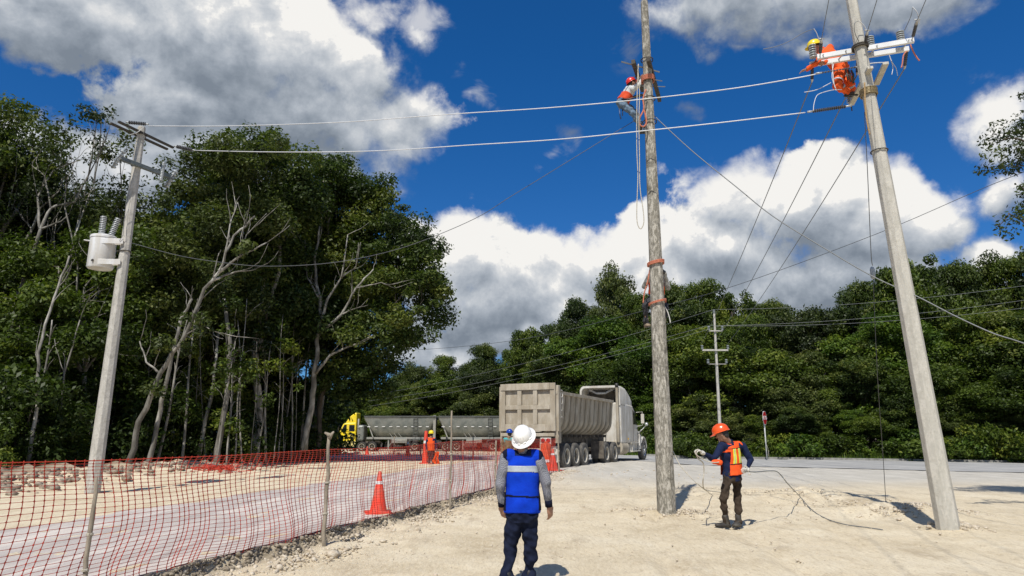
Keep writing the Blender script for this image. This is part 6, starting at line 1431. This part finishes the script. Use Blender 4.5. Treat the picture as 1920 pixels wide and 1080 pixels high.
    if hm:
        hup = Vector(o.get('helup', tuple(hu))).normalized(); hff = (hf-hup*hf.dot(hup)).normalized(); HR = Matrix((hff.cross(hup), hff, hup)).transposed().to_4x4(); HR.translation = H + hup*.045*S + hff*.004
        k = S*o.get('hatk', 1.0); br = o.get('brim', 'cap'); mb = MB(); sc = Matrix.Diagonal((.94, 1.1, 1, 1))
        mb.lathe([(.128*k, -.012), (.130*k, .0), (.128*k, .03*k), (.119*k, .065*k), (.100*k, .095*k), (.072*k, .117*k), (.038*k, .129*k), (.001, .133*k)], 32, HR @ sc, False)
        if br == 'full': mb.lathe([(.126*k, .004), (.145*k, -.006), (.165*k, -.020), (.172*k, -.024), (.172*k, -.029), (.165*k, -.026), (.145*k, -.014), (.124*k, -.010)], 40, HR @ sc, False)
        else:
            mb.lathe([(.126*k, .004), (.140*k, -.010), (.140*k, -.015), (.124*k, -.010)], 32, HR @ sc, False)
            vs = []; n = 13
            for i in range(n): a = PI*(.18+.64*i/(n-1)); e = math.sin((i/(n-1))*PI)*.055*k; 
            up_ = []; 
            for i in range(n):
                a = PI*(.16+.68*i/(n-1)); e = math.sin((i/(n-1))*PI)*.055*k
                for (r_, z) in ((.128*k, .0), (.132*k+e, -.022), (.132*k+e, -.027), (.126*k, -.008)): up_.append(HR @ sc @ Vector((r_*math.cos(a), r_*math.sin(a), z)))
            mb.add(up_, [(i*4+q, i*4+(q+1) % 4, i*4+4+(q+1) % 4, i*4+4+q) for i in range(n-1) for q in range(4)])
        he = mb.build('hard_hat', hm, root, 'auto')
        mb = MB()
        for x in (-.03, 0, .03): pts = [HR @ sc @ Vector((x, math.sin(t)*math.sqrt(max(0, .128**2-x*x))*k*.99, (.020+math.cos(t)*.112)*k)) for t in np.linspace(-1.15, 1.15, 12)]; mb.tube(pts, .0035, 5)
        mb.build('ridge', hm, he, True)
        if br == 'full':
            for a in (-.6, -1.3, -1.9, -2.6): mb = MB(); c = HR @ sc @ Vector((.130*k*math.cos(a), .130*k*math.sin(a), .004)); mb.box(c, (.034, .02, .014), HR.to_3x3() @ Matrix.Rotation(a+PI/2, 3, 'Z')); mb.build('slot_cover', hm, he, bevel=.003)
    return root, j, ves
def JP(d, Y):
    out = {}
    for k, v in d.items(): out[k] = P(v[0], v[1], v[2] if len(v) > 2 else Y)
    return out
M_white_h = mat('white_helmet_plastic', (0.82, 0.81, 0.77), (0.78, 0.77, 0.73), .3, 4, coat=.3)
M_oh = mat('orange_helmet_plastic', (0.80, 0.095, 0.012), (0.72, 0.08, 0.01), .3, 4, coat=.3)
M_yh = mat('yellow_helmet_plastic', (0.85, 0.65, 0.02), (0.8, 0.6, 0.02), .3, 4, coat=.3)
M_bh = mat('blue_helmet_plastic', (0.01, 0.05, 0.35), (0.01, 0.045, 0.3), .25, 4, coat=.3)
M_rh = mat('red_helmet_plastic', (0.70, 0.03, 0.02), (0.6, 0.03, 0.02), .3, 4, coat=.3)
C_blue = cloth('blue_vest_cloth', (0.004, 0.045, 0.50), (0.004, 0.035, 0.42))
C_orange = cloth('orange_vest_cloth', (0.85, 0.11, 0.025), (0.76, 0.09, 0.02))
C_silver = mat('silver_reflective_tape', (0.40, 0.43, 0.46), (0.34, 0.37, 0.40), .5, 30, metal=.1)
C_yellow = mat('yellow_reflective_tape', (0.72, 0.80, 0.06), (0.65, 0.72, 0.05), .5, 30)
C_bind = cloth('black_binding', (0.008, 0.010, 0.025))
C_jeans = cloth('dark_jeans', (0.013, 0.018, 0.040), (0.008, 0.011, 0.026))
C_navy = cloth('navy_shirt_cloth', (0.014, 0.022, 0.060), (0.010, 0.016, 0.045))
C_brown = cloth('brown_trousers_cloth', (0.058, 0.042, 0.030), (0.040, 0.030, 0.022))
C_ltjean = cloth('light_jeans', (0.16, 0.22, 0.29), (0.10, 0.15, 0.21))
C_whites = cloth('pale_shirt', (0.62, 0.63, 0.62), (0.50, 0.51, 0.50))
C_grey = cloth('grey_shirt', (0.33, 0.33, 0.31), (0.24, 0.24, 0.22))
C_dkg = cloth('dark_grey_trousers', (0.05, 0.05, 0.055))
C_olive = cloth('olive_camouflage', (0.19, 0.18, 0.10), (0.10, 0.10, 0.055))
C_teal = cloth('teal_cloth', (0.02, 0.42, 0.42))
C_tape = cloth('orange_overalls', (0.82, 0.13, 0.03), (0.70, 0.10, 0.025))
M_leath = mat('boot_leather', (0.030, 0.026, 0.022), (0.05, 0.045, 0.038), .6, 12, dirt=(.2, .18, .14), dirt_amt=.35, dscale=6)
M_glove = cloth('pale_work_glove', (0.62, 0.60, 0.54), (0.5, 0.47, 0.42))
def m_check():
    m = bpy.data.materials.new('grey_check_shirt'); m.use_nodes = True; t = NT(m.node_tree); b = t.n['Principled BSDF']; oc = t.add('ShaderNodeTexCoord').outputs['Object']
    mp = t.add('ShaderNodeMapping', ins={0: oc, 2: (.2, .5, .6)}).outputs[0]; ck = t.add('ShaderNodeTexChecker', ins={0: mp, 'Scale': 105.0}).outputs['Fac']; nz = t.noise(oc, 6, 3)
    col = t.mixc(ck, (0.065, 0.07, 0.085), (0.27, 0.27, 0.29)); col = t.mixc(t.m('MULTIPLY', nz, .35), col, (0.30, 0.30, 0.33)); t.l.new(col, b.inputs['Base Color']); b.inputs['Roughness'].default_value = .9; b.inputs['Specular IOR Level'].default_value = .1; return m
C_check = m_check()

# man in the blue vest
Y = 7.4
JA = JP(dict(head=(983,824,7.38), neck=(980,846,7.42), pel=(979,962), shL=(949,858), shR=(1009,859), elL=(938,907,7.36), elR=(1025,906,7.36), wrL=(941,948,7.42), wrR=(1029,948,7.42), tipL=(944,968,7.45), tipR=(1033,968,7.45),
  hipL=(965,975), hipR=(993,975), knL=(957,1024,7.44), knR=(995,1024,7.44)), Y)
JA['ankL'] = P(950, 1082, 7.36); JA['ankR'] = P(992, 1084, 7.5)
g0 = gz(JA['ankL'].x, 7.4)+.095; JA['ankL'].z = g0; JA['ankR'].z = g0
def pA(t, u, b): return b < .06 and .735 < t < .835 and abs(u) < .175
rA, jA, vA = person('man in a blue vest and white full brim hard hat looking up, back turned', JA,
  dict(fwd=(0.03, 1, 0), look=(.25, .9, .55), hup=(.30, -.42, .86), helup=(-.34, -.62, .71), brim='full', S=1.0, shirt=C_check, cuffs=C_bind, trousers=C_jeans, boots=M_black, helmet=M_white_h, vest=C_blue, vlen=.01, vd=1.15, girth=.87, tw=1.03, tl=.10, vfold=.009, fold=.009, hatk=.85, vwide=.75,
       handL=dict(n=(.55, .65, 0), curl=.45, side=-1), handR=dict(n=(-.55, .65, 0), curl=.45, side=1), toeL=(-.25, 1, 0), toeR=(.2, 1, 0),
       bands=[('reflective_stripe', C_silver, lambda t, u, b: b < .07 and .66 < t < .76 and abs(u) < .166), ('seam_piping', C_bind, lambda t, u, b: b < .1 and .262 < t+.05*u < .286 and abs(u) < .19),
              ('edge_binding', C_bind, lambda t, u, b: t < -.005 or (.172 < abs(u) and abs(b) < .16 and t > .05) ), ('collar', C_navy, lambda t, u, b: t > .925 and abs(u) < .09)], belt=M_black))
# man in orange with the rope
JB = JP(dict(head=(1354,814,11.62), neck=(1366,828,11.72), pel=(1373,893,11.75), shL=(1354,836,11.62), shR=(1392,836,11.82), elL=(1338,860,11.45), elR=(1407,862,11.8), wrL=(1319,850,11.35), wrR=(1402,879,11.68), tipL=(1307,842,11.3), tipR=(1396,884,11.6),
  hipL=(1365,898,11.68), hipR=(1380,898,11.84), knL=(1356,935,11.62), knR=(1384,937,11.84)), 11.7)
JB['ankL'] = P(1361, 974, 11.70); JB['ankR'] = P(1384, 976, 11.78)
for s in 'LR': JB['ank'+s].z = gz(JB['ank'+s].x, JB['ank'+s].y)+.10
rB, jB, vB = person('man in an orange vest and orange hard hat pulling a rope with a gloved hand', JB,
  dict(fwd=(-.45, .89, 0), look=(-.80, .45, -.38), hup=(-.30, .15, .95), S=1.02, shirt=C_navy, hem=.07, trousers=C_brown, boots=M_leath, helmet=M_oh, gloves=M_glove, vest=C_orange, vlen=.06, vd=1.07, vfold=.006, fold=.009, tw=.86, open=lambda t, u, b: (abs(u) > .150-.03*t and t < .72) or (b > .02 and abs(u) < .03) or t > .99,
       handL=dict(n=(0, .2, -1), curl=.7, side=1), handR=dict(n=(-1, 0, 0), curl=1.0, side=-1), toeL=(-.95, -.25, 0), toeR=(-.5, -.6, 0), tl=.02,
       bands=[('yellow_stripe', C_yellow, lambda t, u, b: b < .05 and .38 < t < .80 and (.028 < abs(u) < .052 or .064 < abs(u) < .088)), ('silver_stripe', C_silver, lambda t, u, b: b < .05 and .38 < t < .80 and (.052 <= abs(u) <= .064)),
              ('seam_piping', C_bind, lambda t, u, b: b < .08 and (.355 < t < .375 or .80 < t < .818))]))
# flagger
JC = JP(dict(head=(808.5,814), neck=(808.5,820), pel=(807.5,845), shL=(802,824), shR=(815,824), elL=(799.5,834), elR=(817.5,834), wrL=(800.5,843,30.8), wrR=(818,845,30.8), hipL=(805,847), hipR=(811,847), knL=(804.5,859), knR=(811,859)), 31.0)
JC['ankL'] = P(804, 870, 31.0); JC['ankR'] = P(811.5, 870, 31.05)
for s in 'LR': JC['ank'+s].z = gz(JC['ank'+s].x, 31)+.11
person('distant flagger in an orange vest and yellow hard hat holding an orange flag', JC, dict(fwd=(-.1, 1, 0), look=(-.2, 1, 0), S=1.0, shirt=C_navy, trousers=C_dkg, boots=M_leath, helmet=M_yh, vest=C_orange, vlen=.0, vfold=.004, handR=dict(curl=1.2), bands=[]), None, .011)
fl = P(818.5, 846, 30.7); mb = MB(); rng = np.random.RandomState(2); n = 9
vs = []; fs = []
for i in range(n):
    for k in range(n): u = i/(n-1); w = k/(n-1); vs.append((.10*math.sin(w*7+u*2)*(w+.2)+(u-.5)*.22*(.3+.9*math.sin(PI*min(1, w*.9+.15))), .05*math.sin(u*9+w*4), -.62*w-.02))
for i in range(n-1):
    for k in range(n-1): a = i*n+k; fs.append((a, a+1, a+n+1, a+n))
mb.add(vs, fs); r = thing('signal_flag', 'crumpled orange signal flag hanging from the flagger\'s right hand', 'flag', fl); q = mb.build('cloth', cloth('orange_flag_cloth', (.85, .10, .02)), r, True); s_ = q.modifiers.new('thickness', 'SOLIDIFY'); s_.thickness = .01
mb = MB(); mb.tube([(0, 0, .12), (0, 0, -.55)], .012, 6); mb.build('staff', M_post, r, True)
# man with the blue helmet behind the net
JD = JP(dict(head=(955.5,813), neck=(954,821), pel=(952,856), shL=(944,826), shR=(963,826), elL=(941,840), elR=(966,840), wrL=(945,852,24.7), wrR=(962,852,24.7), hipL=(948,858), hipR=(957,858), knL=(947,872), knR=(957,872)), 25.0)
JD['ankL'] = P(946, 888, 25.0); JD['ankR'] = P(958, 888, 25.05)
for s in 'LR': JD['ank'+s].z = gz(JD['ank'+s].x, 25)+.11
person('man in a blue hard hat and olive top half hidden behind the white hard hat', JD, dict(fwd=(-.3, 1, 0), look=(-.3, 1, 0), S=.98, shirt=C_olive, trousers=C_dkg, boots=M_leath, helmet=M_bh, vest=C_olive, vlen=.1,
   bands=[('teal_neck_cloth', C_teal, lambda t, u, b: t > .86 or (u < -.10 and t > .74))]), None, .010)
# lineman on the centre pole (upper)
JE = JP(dict(head=(1185,157,13.82), neck=(1183,165,13.82), pel=(1167,192,13.85), shL=(1183,166,14.0), shR=(1187,167,13.66), elL=(1194,158,14.05), elR=(1198,160,13.62), wrL=(1201,147,14.05), wrR=(1203,149,13.72), tipL=(1206,142,14.02), tipR=(1208,144,13.78),
  hipL=(1168,195,13.95), hipR=(1167,195,13.74), knL=(1190,209,14.02), knR=(1188,215,13.66), ankL=(1201,236,14.0), ankR=(1204,243,13.78)), 13.85)
person('lineman in a pale shirt and jeans leaning back near the top of the centre pole', JE, dict(fwd=(.82, .1, .45), look=(.6, .1, .8), hup=(-.45, 0, .9), S=.98, shirt=C_whites, trousers=C_ltjean, boots=M_leath, helmet=M_rh, hatk=.84, vest=cloth('faded_red_vest', (.68, .09, .035)), vlen=.05, vd=.97, belt=M_black, open=lambda t, u, b: t > .52,
   toeL=(.9, .1, .1), toeR=(.9, .1, .1)))
mb = MB(); R0 = P(1168, 190, 13.6); mb.tube([P(*q)-R0 for q in [(1166,186,13.7),(1180,186,13.55),(1196,181,13.6),(1212,178,13.78),(1222,178,14.05),(1215,176,14.2),(1200,178,14.2),(1172,185,14.0)]], .02, 6); o = mb.build('safety_belt', M_black, None, True); o.location = R0; tag(o, 'black work positioning belt looped round the centre pole by the upper lineman', 'belt')
mb = MB(); mb.tube([(0, 0, 0), (.01, 0, -.15), (.03, 0, -.26)], .016, 6); mb.tube([(.07, 0, 0), (.07, 0, -.18)], .013, 6); o = mb.build('hand_tool', mat('blue_tool', (.03, .08, .22), (.02, .03, .06), .5, 10), None, True); o.location = P(1161, 203, 13.75); tag(o, 'blue handled tools dangling from the upper lineman\'s belt', 'tool')
# lower climber, hidden behind the pole
Yl = 14.42
JF = JP(dict(head=(1231,507,Yl), neck=(1231,518,Yl+.02), pel=(1231,556,Yl+.12), shL=(1216,523,Yl), shR=(1247,523,Yl), elL=(1208,537,14.3), elR=(1253,541,14.3), wrL=(1217,517,14.12), wrR=(1246,512,14.12), tipL=(1221,511,14.05), tipR=(1243,506,14.0),
  hipL=(1223,560,Yl+.1), hipR=(1239,560,Yl+.1), knL=(1209,573,14.2), knR=(1249,577,14.2), ankL=(1212,606,14.3), ankR=(1243,606,14.3)), Yl)
person('climber in a grey shirt hugging the far side of the centre pole lower down', JF, dict(fwd=(0, -1, 0), look=(0, -1, .1), S=.98, shirt=C_grey, trousers=C_dkg, boots=mat('tan_boot', (.28, .22, .15), (.2, .15, .1), .7, 10), helmet=M_oh, vest=C_orange, vlen=.1, vd=.95, toeL=(.1, -1, -.15), toeR=(-.1, -1, -.15), gloves=M_leath))
wire('lanyard', 'orange rope lanyard hanging at the lower climber\'s left side', [P(*q, 13.95) for q in [(1218,506),(1216,520),(1213,533),(1208,550),(1206,568)]], .014, M_ropeo, 'rope')
wire('lanyard_tail', 'short pale strap hanging right of the pole below the lower orange sling', [P(*q, 13.85) for q in [(1245,573),(1251,583),(1255,595),(1257,605)]], .011, M_white, 'strap')
# lineman in orange on the leaning pole
Yg = 12.28
JG = JP(dict(head=(1529,90,Yg-.03), neck=(1541,94,Yg), pel=(1576,126,Yg+.02), shL=(1540,103,Yg-.2), shR=(1556,90,Yg+.16), elL=(1530,120,Yg-.30), elR=(1560,112,Yg-.15), wrL=(1512,130,Yg-.25), wrR=(1545,118,Yg-.32), tipL=(1501,134,Yg-.25), tipR=(1537,118,Yg-.36),
  hipL=(1573,136,Yg-.08), hipR=(1580,132,Yg+.12), knL=(1570,160,Yg-.25), knR=(1592,154,Yg-.1), ankL=(1591,172,Yg-.15), ankR=(1600,174,Yg+.05)), Yg)
rG, jG, vG = person('lineman in orange overalls and yellow hard hat working behind the white crossarm', JG, dict(fwd=(-.75, -.25, -.4), look=(-.95, -.1, -.25), hup=(-.2, 0, .98), S=1.04, girth=1.08, shirt=C_tape, shirtname='jacket', trousers=C_tape, boots=M_leath, helmet=M_yh, tw=1.2, fold=.014,
   handL=dict(n=(0, 0, -1), curl=.35), toeL=(.3, -.5, -.2), toeR=(.4, -.5, -.2), belt=mat('webbing', (.45, .38, .22), (.3, .22, .12), .8, 20)))
for s in 'LR':
    for (a, b, r, t) in (('kn', 'ank', .082, .35), ('hip', 'kn', .104, .75)):
        p, q = jG[a+s], jG[b+s]; d = (q-p).normalized(); c = p.lerp(q, t); mb = MB(); mb.tube([c-d*.02, c+d*.02], [r, r], 16, cap=False); mb.build('reflective_band', C_silver, rG, True)
mb = MB(); R0 = P(1600, 168, Yg-.1)
for k in range(3): mb.tube([P(1584+k*6, 128+k*2, Yg-.25)-R0, P(1588+k*6, 140, Yg-.3)-R0, P(1590+k*5, 150+k*3, Yg-.3)-R0], .02, 6)
o = mb.build('tool_pouch', M_leath, None, True); o.location = R0; tag(o, 'dark straps and tool pouch at the hip of the orange clad lineman', 'tool pouch')
# ropes of the orange man
yb_ = 11.35
h1 = P(1309, 843, 11.28); h2 = P(1397, 883, 11.6)
wire('pull_rope', 'cream rope falling in a loop from the gloved hand down to the dirt', [h1+Vector((.0, -.0, .01)), P(1306,850,11.28), P(1309,860,11.3), P(1318,868,11.35), P(1320,885,11.4), P(1318,905,11.5), P(1322,918,12.6), P(1345,922,12.9), P(1372,927,13.1)], .010, M_ropec, 'rope')
wire('pull_rope', 'cream rope strung from the gloved hand across to the arm of the man in orange', [h1, P(1304,846,11.26), P(1305,852,11.25), P(1316,860,11.3), P(1330,866,11.3), P(1345,867,11.3), P(1352,864,11.35)], .009, M_ropec, 'rope')
wire('pull_rope', 'thin pale rope sloping down from the centre pole to the dirt', [P(1262,846,14.0), P(1275,872,13.8), P(1295,895,13.5), P(1315,913,13.2), P(1335,928,gpix(1335,928).y-.4), gpix(1352,938)+Vector((0,0,.02))], .009, M_ropec, 'rope')
g_ = [gpix(*q)+Vector((0, 0, .015)) for q in [(1500,932),(1520,955),(1545,972),(1580,984),(1620,990),(1655,995)]]
wire('pull_rope', 'long grey rope running from behind the man in orange over the dirt to the right', [h2, P(1415,885,11.8), P(1440,883,12.2), P(1456,884,12.6), P(1466,893,12.8), P(1478,908,13.2)] + g_, .009, M_greyw, 'rope')
# red pouch held at the waist
mb = MB(); mb.ball((0, 0, 0), (.075, .05, .045), 12); mb.ball((.06, 0, -.01), (.06, .05, .05), 12); o = remesh(mb, 'tool_bag', C_orange, None, .01, 2, .006); o.location = P(1342, 866, 11.35); tag(o, 'small orange bag held at the waist of the man with the rope', 'bag')
